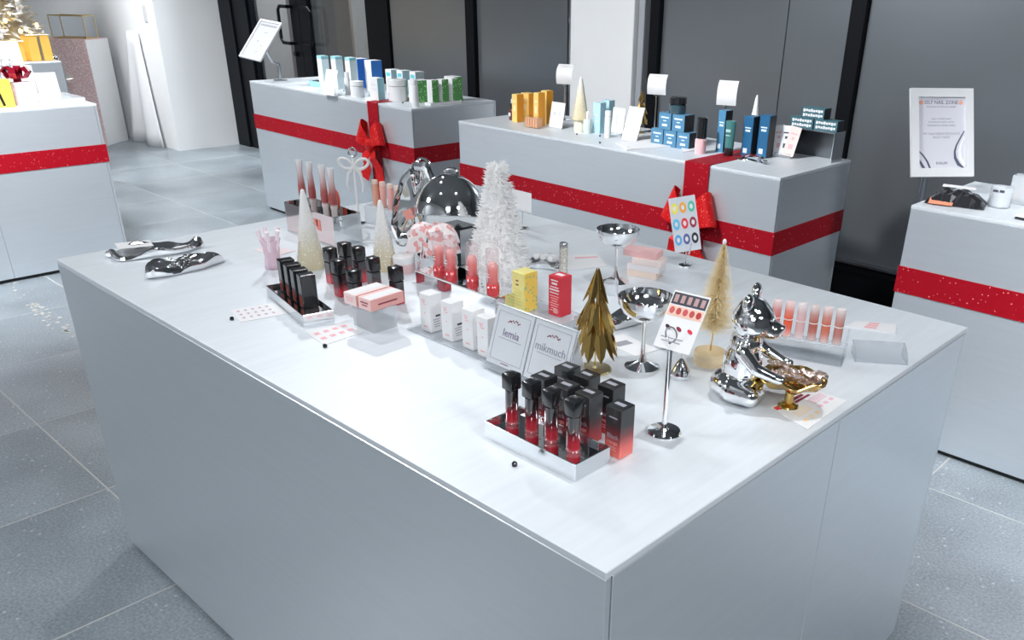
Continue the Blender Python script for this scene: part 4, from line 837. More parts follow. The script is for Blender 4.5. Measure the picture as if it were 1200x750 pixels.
# --- bell-shaped chrome stand, pear-shaped bauble
p = P(797, 441); t = thing('bell_stand', 'small chrome bell-shaped card stand beside the ring stand', 'card stand', V(p)); MB().lathe([(0.021, 0), (0.0215, 0.003), (0.017, 0.015), (0.010, 0.028), (0.004, 0.036)], 28).build('bell', CHROME2, t); MB().tube([(0, 0, 0.034), (0, 0, 0.066)], 0.001, 6).build('wire', WIRE, t)
p = P(777, 408); t = thing('silver_bauble', 'pale silver pear-shaped bauble between coupe and bell stand', 'bauble', V(p)); MB().lathe([(0, 0), (0.008, 0.002), (0.014, 0.010), (0.0155, 0.018), (0.011, 0.03), (0.004, 0.037), (0, 0.038)], 20).build('body', mat('pearl_silver', (0.8, 0.8, 0.82), 0.3, 0.5), t); MB().lathe([(0.003, 0.037), (0.003, 0.042), (0, 0.0425)], 10).build('cap', CHROME, t)
p = P(694, 345); t = MB().box((0, 0, 0.0175), (0.03, 0.02, 0.035), 0.001).build('acrylic_cube', ACRM, None, V(P(716, 345)), 0.4); tag(t, 'small clear acrylic cube by the chrome coupe', 'block')
p = P(764, 320); t = MB().tube([(0.012*math.cos(a*PI/4), 0.009*math.sin(a*PI/4), 0.003) for a in range(8)], 0.0028, 6, True).build('black_hair_tie', PLAST, None, V(p)); tag(t, 'small black band lying beside the pink carton stack', 'band')
# --- chrome bear with a gold leaf tray
bp = Vector((-0.160, 0.566, T)); face = 0.36
random.seed(1); b = MB()
def cap(b, a, c, r0, r1):
    a = Vector(a); c = Vector(c); n = 9
    for i in range(n): u = i/(n-1); rr = r0+(r1-r0)*u; b.ell(a+(c-a)*u, (rr, rr, rr), u=14, v=9)
b.ell((-0.012, 0, 0.03), (0.052, 0.05, 0.03)); b.ell((-0.008, 0, 0.07), (0.036, 0.038, 0.05)); b.ell((-0.006, 0, 0.11), (0.03, 0.032, 0.025))
b.ell((0.002, 0, 0.152), (0.039, 0.042, 0.036)); b.ell((0.0, 0, 0.168), (0.03, 0.035, 0.026)); b.ell((0.036, 0, 0.14), (0.02, 0.022, 0.017)); b.ell((0.054, 0, 0.146), (0.006, 0.009, 0.006))
for s in (-1, 1):
    b.ell((-0.004, s*0.035, 0.192), (0.010, 0.0175, 0.0175)); b.ell((0.028, s*0.018, 0.163), (0.007, 0.008, 0.006))
    cap(b, (-0.004, s*0.038, 0.105), (0.024, s*0.047, 0.08), 0.0145, 0.012); cap(b, (0.024, s*0.047, 0.08), (0.058, s*0.042, 0.067), 0.012, 0.0095); b.ell((0.065, s*0.041, 0.066), (0.013, 0.0105, 0.009))
    cap(b, (-0.016, s*0.032, 0.026), (0.018, s*0.042, 0.024), 0.022, 0.018); cap(b, (0.018, s*0.042, 0.022), (0.026, s*0.008, 0.018), 0.017, 0.014)
bear = b.build('bear_figurine', CHROME, None); md = bear.modifiers.new('r', 'REMESH'); md.mode = 'VOXEL'; md.voxel_size = 0.0026; md.use_smooth_shade = True
sm = bear.modifiers.new('s', 'SMOOTH'); sm.factor = 0.5; sm.iterations = 6
dg = bpy.context.evaluated_depsgraph_get(); me = bpy.data.meshes.new_from_object(bear.evaluated_get(dg)); bpy.data.objects.remove(bear)
zmin = min(v.co.z for v in me.vertices); me.transform(Matrix.Translation((0, 0, -zmin))); me.shade_smooth(); me.materials.clear(); me.materials.append(CHROME)
t = thing('bear_figurine', 'seated chrome bear figurine stretching its arms over a gold leaf dish', 'figurine', V(bp), face)
link('bear_body', me, t)
b = MB(); n = 30; rings = []
for k, dz in [(0.0, -0.012), (0.45, -0.010), (0.8, -0.002), (1.0, 0.008), (1.02, 0.0065), (0.82, -0.006), (0.45, -0.014), (0.0, -0.016)]:
    rings.append([b.bm.verts.new((0.082+0.060*k*math.cos(a*2*PI/n), 0.05*k*math.sin(a*2*PI/n)*(1+0.1*math.sin(5*a)), 0.052+dz+0.004*k*math.sin(6*a*2*PI/n))) for a in range(n)] if k else [b.bm.verts.new((0.082, 0, 0.052+dz))])
for A, B in zip(rings, rings[1:]):
    for i in range(n):
        j = (i+1) % n
        if len(A) == 1: b.bm.faces.new((A[0], B[i], B[j]))
        elif len(B) == 1: b.bm.faces.new((A[i], A[j], B[0]))
        else: b.bm.faces.new((A[i], A[j], B[j], B[i]))
bmesh.ops.recalc_face_normals(b.bm, faces=b.bm.faces)
b.build('leaf_dish', GOLD, t, label='gold leaf-shaped dish held by the bear')
MB().lathe([(0.02, 0.0), (0.018, 0.004), (0.008, 0.008), (0.008, 0.038)], 18, Matrix.Translation((0.082, 0, 0))).build('dish_foot', GOLD, t)
random.seed(8); R3 = Matrix.Rotation(face, 4, 'Z'); ROSE = mat('rose_champagne_foil', (0.82, 0.66, 0.58), 0.22, 0.85, 0.8, 60)
for k in range(16):
    u, v = random.uniform(0.048, 0.122), random.uniform(-0.03, 0.03); q = bp+R3 @ Vector((u, v, 0.057+0.006*(k % 3)+0.01*abs(u-0.082)/0.06))
    b = MB(); pts = [(-0.017+0.0045*i, 0.004*math.sin(i*1.3+k), 0.002*math.cos(i*1.9)) for i in range(9)]; b.tube(pts, [0.005, 0.0025, 0.0045, 0.0055, 0.0055, 0.005, 0.0045, 0.0025, 0.005], 8)
    o = b.build('foil_sweet', ROSE, None, V(q), random.uniform(-0.9, 0.9)+face); tag(o, 'twisted rose gold foil sweet heaped on the gold leaf dish', 'sweet', 'foil sweets on the leaf dish')
# --- acrylic rack of six lip glosses
rk = [P(905+17*k, 398+4.2*k, T+0.0) for k in range(6)]
g0 = Vector((-0.268, 0.802, T)); g1 = Vector((-0.108, 0.858, T)); a_ = ang(g0, g1); mid = (g0+g1)/2
t = thing('gloss_rack', 'clear acrylic rack holding six pale lip glosses', 'rack', (mid.x, mid.y, T), a_); L_ = (g1-g0).length
MB().box((0, 0, 0.002), (L_, 0.07, 0.004), 0.001).build('foot_plate', ACR, t); MB().box((0, 0.01, 0.030), (L_, 0.03, 0.003), 0.0006).build('shelf', ACRM, t)
for s in (-1, 1): MB().poly([(-0.035, 0), (0.03, 0), (0.03, 0.05), (0.02, 0.06), (-0.035, 0.012)], 0.003, frame_of((s*(L_/2-0.0015)-0.0015, 0, 0.004), (0, 1, 0), (0, 0, 1))).build('end_plate', ACR, t)
GC = [(0.7, 0.16, 0.14), (0.85, 0.1, 0.03), (0.75, 0.45, 0.46), (0.5, 0.13, 0.09), (0.65, 0.16, 0.09), (0.55, 0.2, 0.16)]
names = ['dusty rose', 'bright orange red', 'pale pink', 'brownish red', 'terracotta', 'muted rose brown']
for k in range(6):
    xx = -0.0635+0.0254*k; q = Vector((mid.x, mid.y, 0))+Matrix.Rotation(a_, 3, 'Z') @ Vector((xx, 0.01, 0)); c = GC[k]; lc = tuple(0.9*v+0.06 for v in c)
    g = thing('lip_gloss', '%s lip gloss in a clear tube on the acrylic rack' % names[k], 'lip gloss', (q.x, q.y, T+0.032), a_)
    MB().lathe([(0.0085, 0), (0.009, 0.002), (0.009, 0.034), (0.0085, 0.036)], 18).build('tube', ombre('gloss_b%d' % k, [(0, tuple(0.4*v+0.5 for v in c)), (0.5, lc), (1, c)], 0.12), g)
    MB().lathe([(0.0092, 0.0365), (0.0092, 0.07), (0.008, 0.073), (0, 0.073)], 18).build('cap', ombre('gloss_c%d' % k, [(0, c), (0.5, tuple(0.7*v+0.2 for v in c)), (0.9, tuple(0.3*v+0.62 for v in c))], 0.15), g)
    MB().lathe([(0.0096, 0.0355), (0.0096, 0.0375)], 18).build('collar', WHITE, g)
# --- pink strip and curved clear stand at the right corner
t = flat_card([(990, 384), (1003, 378), (1050, 382), (1049, 392)], 'white strip label with pink lettering near the lip gloss rack', prints=[('pink_lettering', [(0.12+0.29*k, 0.35, 0.34+0.29*k, 0.6) for k in range(3)], PINKINK)], t=0.004)
q0, q1 = P(994, 420), P(1056, 424); a_ = ang(q0, q1); mid = (q0+q1)/2; t = thing('curved_acrylic_stand', 'empty low curved clear acrylic stand at the counter corner', 'stand', (mid.x, mid.y+0.015, T), a_)
b = MB(); L_ = (q1-q0).length; pts = [(0, -0.03, 0.001), (0, -0.026, 0.010), (0, -0.014, 0.020), (0, 0.004, 0.026), (0, 0.022, 0.028)]
b.strip(pts, (1, 0, 0), L_, 0.002); b.build('curved_plate', clear('grey_acrylic', (0.9, 0.92, 0.94), 0.2, 0.05, 0.2, (0.75, 0.77, 0.8)), t)
for s in (-1, 1): MB().poly([(-0.03, 0.0), (0.022, 0), (0.022, 0.028), (0.004, 0.025), (-0.014, 0.019), (-0.026, 0.009)], 0.0015, frame_of((s*(L_/2-0.002), 0, 0.0005), (0, 1, 0), (0, 0, 1))).build('end_plate', MATS['grey_acrylic'], t)
# ================================================================== THINGS ON THE BACK COUNTERS
def box_thing(name, label, cat, x, y, z, w, d, h, m, side=None, group=None, rz=0.0, prints=None, ink=None, sprints=None, sink=None):
    t = thing(name, label, cat, (x, y, z), rz, group); MB().box((0, 0, h/2), (w, d, h), 0.0012).build('carton', m, t, side=side)
    if prints: bars([(u*w, v*h, a*w, c*h) for u, v, a, c in prints], FRONT(-d/2-0.0003), ink or INK, t)
    if sprints: bars([(u*d, v*h, a*d, c*h) for u, v, a, c in sprints], SIDE(w/2+0.0003), sink or INK, t, 'side_print')
    return t
def bottle_thing(name, label, cat, x, y, z, r, h, body, capm, capr=0.6, caph=0.3, group=None):
    t = thing(name, label, cat, (x, y, z), 0, group)
    MB().lathe([(r*0.95, 0), (r, 0.003), (r, h*(1-caph)-0.006), (r*0.8, h*(1-caph)), (r*0.4, h*(1-caph)+0.001)], 20).build('body', body, t)
    MB().lathe([(r*capr, h*(1-caph)+0.001), (r*capr, h-0.003), (r*capr*0.85, h), (0, h)], 18).build('cap', capm, t); return t
PALEINK = mat('pale_ink', (0.62, 0.64, 0.68), 0.7); TEAL = mat('teal_print', (0.15, 0.55, 0.62), 0.45); BLUE = mat('bright_blue', (0.05, 0.25, 0.75), 0.4); GREEN = glitter('green_dotted', (0.13, 0.4, 0.12), (0.45, 0.7, 0.4), 120, 0.1, 0.5, 0.0)
def on2(px, py): return P(px, py, T)
# --- counter with green and blue boxes
q = on2(317, 95); t = thing('tilted_sign', 'white framed tilted notice on a grey post at the counter end', 'sign', (-5.38, 2.66, T))
MB().lathe([(0.05, 0), (0.05, 0.004), (0.012, 0.008)], 24).build('base', STEEL, t); MB().tube([(0, 0, 0.006), (0, 0, 0.12)], 0.011, 12).build('post', STEEL, t)
ya, ti, ro = math.radians(13.7), math.radians(41.5), math.radians(-6.5); h1 = Vector((math.cos(ya), math.sin(ya), 0)); bk = Vector((-math.sin(ya), math.cos(ya), 0)); upt = Vector((0, 0, math.cos(ti)))+bk*math.sin(ti)
h1, upt = h1*math.cos(ro)+upt*math.sin(ro), upt*math.cos(ro)-h1*math.sin(ro)
dd = ray(305.5, 47).normalized(); cs = CAM+dd*6.62-Vector((-5.38, 2.66, T)); Mt = frame_of(cs, h1, upt)
MB().tube([(0, 0, 0.1), Vector((cs.x*0.4, cs.y*0.4, 0.13)), cs-Vector((0, 0, 0.015))], 0.009, 10).build('arm', STEEL, t)
fw, fh = 0.215, 0.308; MB().box((0, 0, -0.004), (fw, fh, 0.008), 0.002, Mt).build('panel', mat('sign_paper', (0.5, 0.51, 0.55), 0.5), t)
b = MB()
for s_ in (-1, 1): b.box((s_*(fw/2-0.008), 0, 0.003), (0.016, fh, 0.01), 0.002, Mt); b.box((0, s_*(fh/2-0.008), 0.003), (fw-0.032, 0.016, 0.01), 0.002, Mt)
b.build('frame', mat('white_frame', (0.7, 0.71, 0.73), 0.35), t); bars([(0, 0.115, 0.16, 0.014)], Mt @ Matrix.Translation((0, 0, 0.0005)), mat('light_grey_print', (0.3, 0.31, 0.33), 0.6), t, 'heading_bar')
bars([(0.01, 0.06, 0.035, 0.005), (-0.02, -0.01, 0.012, 0.012), (0.035, -0.04, 0.01, 0.01), (0.02, -0.09, 0.02, 0.004)], Mt @ Matrix.Translation((0, 0, 0.0005)), INK, t)
q = on2(358, 101); t = thing('teal_kit', 'low teal kit box with a white leaflet lying over it', 'kit', (q.x, q.y+0.09, T)); MB().box((0.05, 0, 0.017), (0.14, 0.1, 0.034), 0.002).build('box', mat('pale_teal', (0.35, 0.68, 0.72), 0.4), t); MB().box((0.06, -0.02, 0.035), (0.08, 0.05, 0.003)).build('tray_print', PLAST, t, smooth=False)
MB().box((-0.03, 0, 0.046), (0.19, 0.11, 0.0015), 0.0004, Matrix.Rotation(-0.1, 4, 'Y')).build('leaflet', WHITE, t)
def easel(x, y, z, w, h, label, tilt=0.3, rows=((0, 0.25, 0.5, 0.02), (0, 0.1, 0.6, 0.015), (0, 0.02, 0.55, 0.015), (0, -0.06, 0.6, 0.015)), rz=0.0):
    t = thing('card_sign', label, 'sign', (x, y, z), rz); up_ = Vector((0, math.sin(tilt), math.cos(tilt))); Mx = frame_of(up_*(h/2)+Vector((0, 0, 0.001)), (1, 0, 0), up_)
    MB().box((0, 0, 0), (w, h, 0.0015), 0, Mx).build('card', WHITE, t, smooth=False); MB().box((0, 0, -0.0025), (w*1.04, h*1.0, 0.003), 0.0005, Mx).build('acrylic_back', ACR, t)
    MB().box((0, 0.03, 0.0015), (w*1.04, 0.075, 0.003), 0.0006).build('acrylic_foot', ACR, t)
    bars([(u*w, v*h, a*w, c*h) for u, v, a, c in rows], Mx @ Matrix.Translation((0, 0, 0.001)), PALEINK, t); return t
q = on2(383, 112); easel(q.x, q.y+0.012, T, 0.125, 0.155, 'white price card on clear stand before the pale teal boxes')
for k, (px, zt, lab) in enumerate([(381, 0.2, 'tall white box with teal lid edge behind the white price card'), (394, 0.205, 'tall white box with pale print left of the twin blue boxes'), (407, 0.205, 'tall white teal-topped box directly beside the blue boxes')]):
    q = PY(px, 108, 2.66); t = box_thing('skincare_carton', lab, 'carton', q.x-0.02, 2.68+0.02*k, T, 0.055, 0.055, zt-0.02, WHITE, mat('ice_side', (0.7, 0.82, 0.85), 0.5), prints=[(0, 0.6, 0.5, 0.02), (0, 0.5, 0.4, 0.02), (0, 0.2, 0.5, 0.03)], ink=PALEINK); MB().box((0, 0, zt-0.01), (0.055, 0.055, 0.018), 0.001).build('lid', mat('pale_teal', (0.35, 0.68, 0.72), 0.4), t)
bottle_thing('white_tube', 'slim white tube standing before the teal-topped boxes', 'tube', PY(408, 108, 2.6).x, 2.6, T, 0.018, 0.13, WHITE, GLOSSW, 0.8, 0.25)
bottle_thing('white_jar', 'squat white jar with glossy lid before the twin blue boxes', 'jar', PY(419, 110, 2.56).x, 2.56, T, 0.042, 0.095, WHITE, GLOSSW, 1.0, 0.3)
for k, (px, lab) in enumerate([(425, 'blue sided white box next to the teal-topped boxes'), (441, 'blue sided white box nearest the black mullion')]):
    q = PY(px-2, 98, 2.86); box_thing('blue_carton', lab, 'carton', q.x, 2.86, T, 0.075, 0.085, 0.185, WHITE, BLUE, prints=[(0, 0.6, 0.4, 0.03), (0, 0.5, 0.5, 0.02), (0, 0.3, 0.3, 0.02)], ink=PALEINK)
q = PY(441, 118, 2.54); box_thing('teal_sided_carton', 'white carton with teal side beside the red ribbon strip', 'carton', q.x-0.01, 2.56, T, 0.085, 0.05, 0.13, WHITE, mat('teal_side', (0.3, 0.62, 0.68), 0.45), prints=[(0, 0.7, 0.5, 0.04), (0, 0.5, 0.6, 0.02)], ink=PALEINK)
bottle_thing('large_white_jar', 'large round white jar right of the red ribbon strip', 'jar', PY(467, 120, 2.64).x, 2.64, T, 0.058, 0.125, WHITE, GLOSSW, 1.0, 0.3)
for k, (px, lab) in enumerate([(464, 'white box with teal picture directly behind the large white jar'), (474, 'white box with teal picture between two look-alike boxes'), (486, 'white box with teal picture beside the first green carton')]):
    q = PY(px-2, 112, 2.86); box_thing('picture_carton', lab, 'carton', q.x, 2.86+0.02*k, T, 0.06, 0.07, 0.145, WHITE, mat('teal_picture_side', (0.55, 0.72, 0.78), 0.45), prints=[(0, 0.8, 0.7, 0.16)], ink=TEAL)
q = PY(484, 127, 2.53); bottle_thing('squeeze_tube', 'plain white squeeze tube at the counter corner', 'tube', -3.69, 2.55, T, 0.02, 0.15, WHITE, GLOSSW, 0.9, 0.2)
box_thing('wide_green_carton', 'wide white and green dotted carton behind the squeeze tube', 'carton', PY(489, 117, 2.70).x, 2.72, T, 0.07, 0.11, 0.125, WHITE, GREEN)
t = MB().box((0, 0, 0.008), (0.06, 0.24, 0.016), 0.002).build('white_ledge', GLOSSW, None, (-3.70, 2.765, T)); tag(t, 'low white ledge under the green dotted cartons', 'ledge')
for k, (yy, lab) in enumerate([(2.69, 'green sided white carton on the ledge beside the squeeze tube'), (2.765, 'green sided white carton on the ledge between two others'), (2.845, 'green sided white carton on the ledge at the wall end')]):
    box_thing('green_carton', lab, 'carton', -3.70, yy, T+0.016, 0.05, 0.05, 0.125, WHITE, GREEN)
box_thing('green_back_carton', 'green carton standing behind the ledge of green cartons', 'carton', -3.80, 2.93, T, 0.09, 0.07, 0.14, WHITE, GREEN)
# --- counter with orange and blue cosmetics
def pole_card(px, py, y, cpx, w, h, label, rz=0.45):
    c = PY(cpx[0], cpx[1], y); t = thing('pole_card', label, 'card stand', (c.x, y, T)); zz = c.z-T
    MB().lathe([(0.035, 0), (0.035, 0.004), (0.006, 0.008)], 24).build('base', CHROME, t); MB().tube([(0, 0, 0.006), (0, 0, zz-h*0.42)], 0.0035, 10).build('pole', WIRE, t)
    MB().tube([(0.014*math.cos(a*PI/8), -0.003, zz-h*0.42+0.014*math.sin(a*PI/8)) for a in range(16)], 0.0018, 6, True).build('ring_clip', WIRE, t)
    Mx = frame_of((0, 0.006, zz), (math.cos(rz), math.sin(rz), 0), (-0.05, 0.45, 1)); curved_card(Mx, w, h, -0.03, t); return t
pole_card(660, 142, 2.86, (662, 87), 0.088, 0.105, 'curled white card on a pole above the orange cartons')
pole_card(767, 146, 2.93, (770, 99), 0.095, 0.1, 'curled white card on a pole behind the blue box pyramid')
pole_card(847, 160, 2.93, (852, 109), 0.092, 0.115, 'curled white card on a pole behind the tall blue carton')
AMB = mat('amber_glass', (0.12, 0.025, 0.012), 0.08, coat=1.0); q = P(597, 141); t = bottle_thing('dropper_bottle', 'small amber dropper bottle beside the orange cartons', 'bottle', q.x, q.y+0.02, T, 0.017, 0.085, AMB, PLAST, 0.6, 0.3); MB().lathe([(0.005, 0.086), (0.006, 0.1), (0.003, 0.108), (0, 0.109)], 10).build('rubber_bulb', WHITE, t); bars([(-0.002, 0.03, 0.016, 0.018)], FRONT(-0.0172), WHITE, t, 'label_print')
ORS = mat('orange_side', (0.85, 0.36, 0.03), 0.4); ORF = mat('yellow_orange_front', (0.92, 0.62, 0.2), 0.4)
for (px, yy, w_, h_, lab) in [(607, 2.62, 0.04, 0.14, 'orange carton beside the amber dropper bottle'), (619, 2.70, 0.06, 0.14, 'wider orange carton behind the clear orange box'), (632, 2.60, 0.036, 0.165, 'tall slim orange carton beside the clear orange box'), (641, 2.70, 0.042, 0.165, 'tall orange carton beside the small white card')]:
    q = PY(px, 140, yy); box_thing('orange_carton', lab, 'carton', q.x, yy, T, w_, 0.05, h_, ORF, ORS, prints=[(0, 0.75, 0.5, 0.06), (0, 0.5, 0.4, 0.2)], ink=mat('light_orange_print', (0.95, 0.78, 0.45), 0.5))
q = PY(622, 146, 2.52); t = thing('clear_orange_box', 'clear box of small orange sachets before the orange cartons', 'box', (q.x, 2.54, T)); MB().box((0, 0, 0.028), (0.105, 0.05, 0.055), 0.001).build('clear_case', ACR, t)
for k in range(5): MB().box((-0.036+0.018*k, 0, 0.026), (0.013, 0.04, 0.045), 0.002).build('sachet', mat('sachet_orange', (0.85, 0.45, 0.25), 0.5), t)
q = PY(650, 141, 2.62); easel(q.x+0.005, 2.62, T, 0.095, 0.125, 'small white card with two round pictures beside the orange cartons', 0.2, ((-0.18, 0.05, 0.16, 0.12), (0.18, 0.05, 0.16, 0.12), (0, 0.3, 0.5, 0.02)))
q = PY(676, 156, 2.60); t = thing('cream_candle', 'cream pillar under the pale cone tree', 'candle', (q.x, 2.62, T)); MB().lathe([(0.029, 0), (0.03, 0.003), (0.03, 0.058), (0.028, 0.061)], 28).build('pillar', mat('cream_wax', (0.8, 0.74, 0.62), 0.5), t)
cone_tree((q.x+0.003, 2.62, T+0.061), 'cream cone tree standing on the cream pillar', 0.2, 0.042, m=ombre('cone_cream', [(0, (0.78, 0.66, 0.42)), (0.5, (0.82, 0.72, 0.52)), (1, (0.85, 0.83, 0.78))], 0.5))
bottle_thing('mint_bottle', 'pale mint bottle with white pump beside the cream pillar', 'bottle', PY(688, 155, 2.62).x, 2.62, T, 0.02, 0.105, mat('mint', (0.68, 0.8, 0.78), 0.3), GLOSSW, 0.35, 0.35)
LB = mat('light_blue_card', (0.5, 0.72, 0.8), 0.45, var=0.1, vscale=80); LBS = mat('light_blue_side', (0.3, 0.52, 0.62), 0.45)
for px, yy, w_, h_, lab in [(702, 2.68, 0.05, 0.145, 'pale blue carton beside the mint bottle'), (712, 2.76, 0.05, 0.15, 'pale blue carton directly behind the white tube')]: box_thing('pale_blue_carton', lab, 'carton', PY(px, 150, yy).x, yy, T, w_, 0.045, h_, LB, LBS, prints=[(0, 0.6, 0.5, 0.03), (0, 0.4, 0.6, 0.02)], ink=WHITE)
bottle_thing('pale_green_tube', 'white green-tinted tube before the pale blue cartons', 'tube', PY(712, 156, 2.60).x, 2.60, T, 0.016, 0.125, mat('white_green', (0.8, 0.84, 0.8), 0.35), GLOSSW, 0.95, 0.2)
q = PY(723, 150, 2.74); easel(q.x, 2.74, T, 0.08, 0.12, 'white card with green leaf picture behind the pale tube', 0.12, ((-0.1, 0.0, 0.12, 0.5), (0.1, -0.05, 0.06, 0.4)))
q = PY(740, 161, 2.62); easel(q.x, 2.60, T, 0.092, 0.16, 'tall leaning white information card before the small gold tree', 0.35)
q = PY(750, 160, 2.84); gold_tree((q.x, 2.84, T), 'small gold leaf tree behind the tall information card', 0.2, 0.8)
for k, (pts, lab) in enumerate([([(722, 168), (765, 164), (792, 172), (735, 177)], 'white folded tissue sheet before the information card'), ([(796, 168), (803, 166), (822, 176), (800, 179)], 'white tissue sheet before the blue box pyramid')]): flat_card(pts, lab, WHITE, cat='sheet', t=0.006)
BBF = mat('steel_blue_card', (0.08, 0.22, 0.36), 0.45); BBS = mat('navy_side', (0.012, 0.016, 0.022), 0.4)
for px, z_, lab in [(773, 0, 'steel blue box at the left base of the pyramid by the tissue'), (789.5, 0, 'steel blue box in the middle base of the pyramid'), (806, 0, 'steel blue box at the base of the pyramid by the pink bottle'), (782, 1, 'steel blue box on the upper tier by the pole card'), (800, 1, 'steel blue box on the upper tier below the black jar')]:
    yy = 2.66; q = PY(px, 160, yy); box_thing('steel_blue_box', lab, 'box', {773: -1.965, 789.5: -1.89, 806: -1.815, 782: -1.925, 800: -1.848}[px]-0.0, yy, T+z_*0.074, 0.072, 0.075, 0.073, BBF, BBS, prints=[(0, 0.74, 0.62, 0.09), (0, 0.54, 0.24, 0.06), (0, 0.28, 0.4, 0.14)], ink=mat('pale_blue_print', (0.7, 0.82, 0.88), 0.5))
t = bottle_thing('black_jar', 'black cream jar on top of the steel blue box pyramid', 'jar', -1.885, 2.66, T+0.1475, 0.04, 0.072, mat('smoky_teal_jar', (0.04, 0.08, 0.1), 0.2, coat=1), PLAST, 1.02, 0.42)
t = bottle_thing('pink_pump_bottle', 'pink bottle with tall black cap beside the blue box pyramid', 'bottle', -1.70, 2.60, T, 0.026, 0.155, mat('pink_lotion', (0.82, 0.5, 0.52), 0.3), PLAST, 0.9, 0.58)
DB = mat('deep_blue_card', (0.02, 0.12, 0.26), 0.4)
for x_, yy, w_, h_, m__, lab in [(-1.66, 2.72, 0.04, 0.18, mat('mid_blue_card', (0.08, 0.25, 0.42), 0.4), 'tall mid blue carton behind the pink bottle'), (-1.52, 2.72, 0.05, 0.17, DB, 'tall deep blue carton beside the green tube'), (-1.458, 2.75, 0.052, 0.178, DB, 'tall deep blue carton beside the leaflet holder')]:
    box_thing('tall_blue_carton', lab, 'carton', x_, yy, T, w_, 0.055, h_, m__, BBS, prints=[(0, 0.72, 0.6, 0.03), (0, 0.65, 0.5, 0.05), (-0.1, 0.15, 0.4, 0.12)], ink=mat('pale_blue_print', (0.7, 0.82, 0.88), 0.5))
t = bottle_thing('green_tube', 'dark green tube standing on its black cap', 'tube', -1.555, 2.65, T, 0.024, 0.001, PLAST, PLAST) if False else thing('green_tube', 'dark green tube standing on its black cap', 'tube', (-1.575, 2.64, T))
MB().lathe([(0.019, 0), (0.02, 0.002), (0.02, 0.034), (0.018, 0.036)], 20).build('cap', PLAST, t); MB().lathe([(0.021, 0.0365), (0.022, 0.07), (0.024, 0.14), (0.024, 0.15)], 20, Matrix.Diagonal((1, 0.75, 1, 1))).build('tube_body', mat('dark_teal_tube', (0.06, 0.2, 0.2), 0.3), t); bars([(0, 0.11, 0.025, 0.012), (0, 0.09, 0.025, 0.004)], FRONT(-0.0185), mat('mint_print', (0.4, 0.6, 0.58), 0.5), t)
cone_tree((-1.63, 2.92, T), 'small white cone tree behind the deep blue cartons', 0.235, 0.035, m=mat('white_cone', (0.84, 0.84, 0.83), 0.6))
q = P(882, 190); t = thing('hair_clip', 'chrome hair clip lying on the counter beside the ribbon', 'clip', (q.x, q.y+0.01, T), -0.25); t.scale = (1.4, 1.4, 1.4)
b = MB(); b.strip([(-0.05, 0, 0.006), (-0.02, 0, 0.02), (0.02, 0, 0.022), (0.05, 0, 0.008)], (0, 1, 0), 0.016, 0.003); b.build('upper_arm', CHROME, t); MB().box((0, 0, 0.003), (0.1, 0.018, 0.004), 0.001).build('lower_arm', CHROME, t); MB().tube([(0.03, -0.012, 0.012), (0.03, 0.012, 0.012)], 0.006, 10).build('hinge', STEEL, t)
t = MB().tube([(0.03*math.cos(a*PI/6), 0.02*math.sin(a*PI/6), 0.004+0.003*math.sin(a)) for a in range(12)], 0.0038, 8, True).build('silver_bangle', CHROME, None, V(P(868, 187))); tag(t, 'small silver bangle lying beside the chrome hair clip', 'bangle')
t = thing('leaflet_holder', 'fanned white and pink leaflets in a small holder by the riser', 'leaflets', (-1.395, 2.80, T), 0.25)
MB().box((0, 0.012, 0.01), (0.075, 0.03, 0.02), 0.001).build('holder', ACRM, t)
for k, (c, a, dx) in enumerate([((0.85, 0.83, 0.84), -0.28, -0.018), ((0.8, 0.8, 0.82), -0.02, 0.004), ((0.85, 0.66, 0.62), 0.25, 0.022)]):
    Mx = Matrix.Translation((dx, 0.004-0.004*k, 0.006)) @ Matrix.Rotation(a*0.6, 4, 'Y') @ Matrix.Rotation(-0.2, 4, 'X'); MB().box((0, 0, 0.068), (0.05, 0.001, 0.125), 0, Mx).build('leaflet', mat('leaflet%d' % k, c, 0.5), t, smooth=False)
    bars([(0, 0.10, 0.03, 0.006), (0, 0.08, 0.012, 0.012), (0, 0.045, 0.02, 0.02)], Mx @ FRONT(-0.0008), DARKINK if k == 1 else PINKINK, t)
rx_ = (-1.42, -1.185); t = thing('steel_riser', 'grey steel bridge riser carrying three printed boxes', 'riser', ((rx_[0]+rx_[1])/2, 2.90, T)); W__ = rx_[1]-rx_[0]; hz = 0.125
MB().box((0, 0, hz-0.002), (W__, 0.1, 0.004), 0.0008).build('deck', STEEL, t)
for s_ in (-1, 1): MB().box((s_*(W__/2-0.002), 0, (hz-0.004)/2), (0.004, 0.1, hz-0.004), 0.0008).build('leg_plate', STEEL, t)
MB().box((0, 0.046, (hz-0.004)/2), (W__-0.008, 0.004, hz-0.006)).build('back_plate', mat('dark_steel', (0.12, 0.13, 0.14), 0.25, 0.8), t, smooth=False)
DT = mat('dark_teal_card', (0.05, 0.14, 0.17), 0.4)
for dx, dz, lab in [(-0.058, 0, 'dark teal lettered box at the leaflet end of the steel riser'), (0.058, 0, 'dark teal lettered box at the open end of the steel riser'), (-0.01, 1, 'dark teal lettered box stacked on two others on the riser')]:
    t = thing('lettered_box', lab, 'box', ((rx_[0]+rx_[1])/2+dx, 2.90, T+hz+dz*0.0445)); MB().box((0, 0, 0.022), (0.112 if not dz else 0.11, 0.06, 0.044), 0.001).build('carton', DT, t, side=BBS)
    for zz in (0.031, 0.012): bars([(-0.042+0.012*k_, zz+0.0012*(k_ % 2), 0.0095, 0.009+0.003*((k_*5) % 3 == 0)) for k_ in range(8)], FRONT(-0.0303), WHITE, t, 'white_lettering')
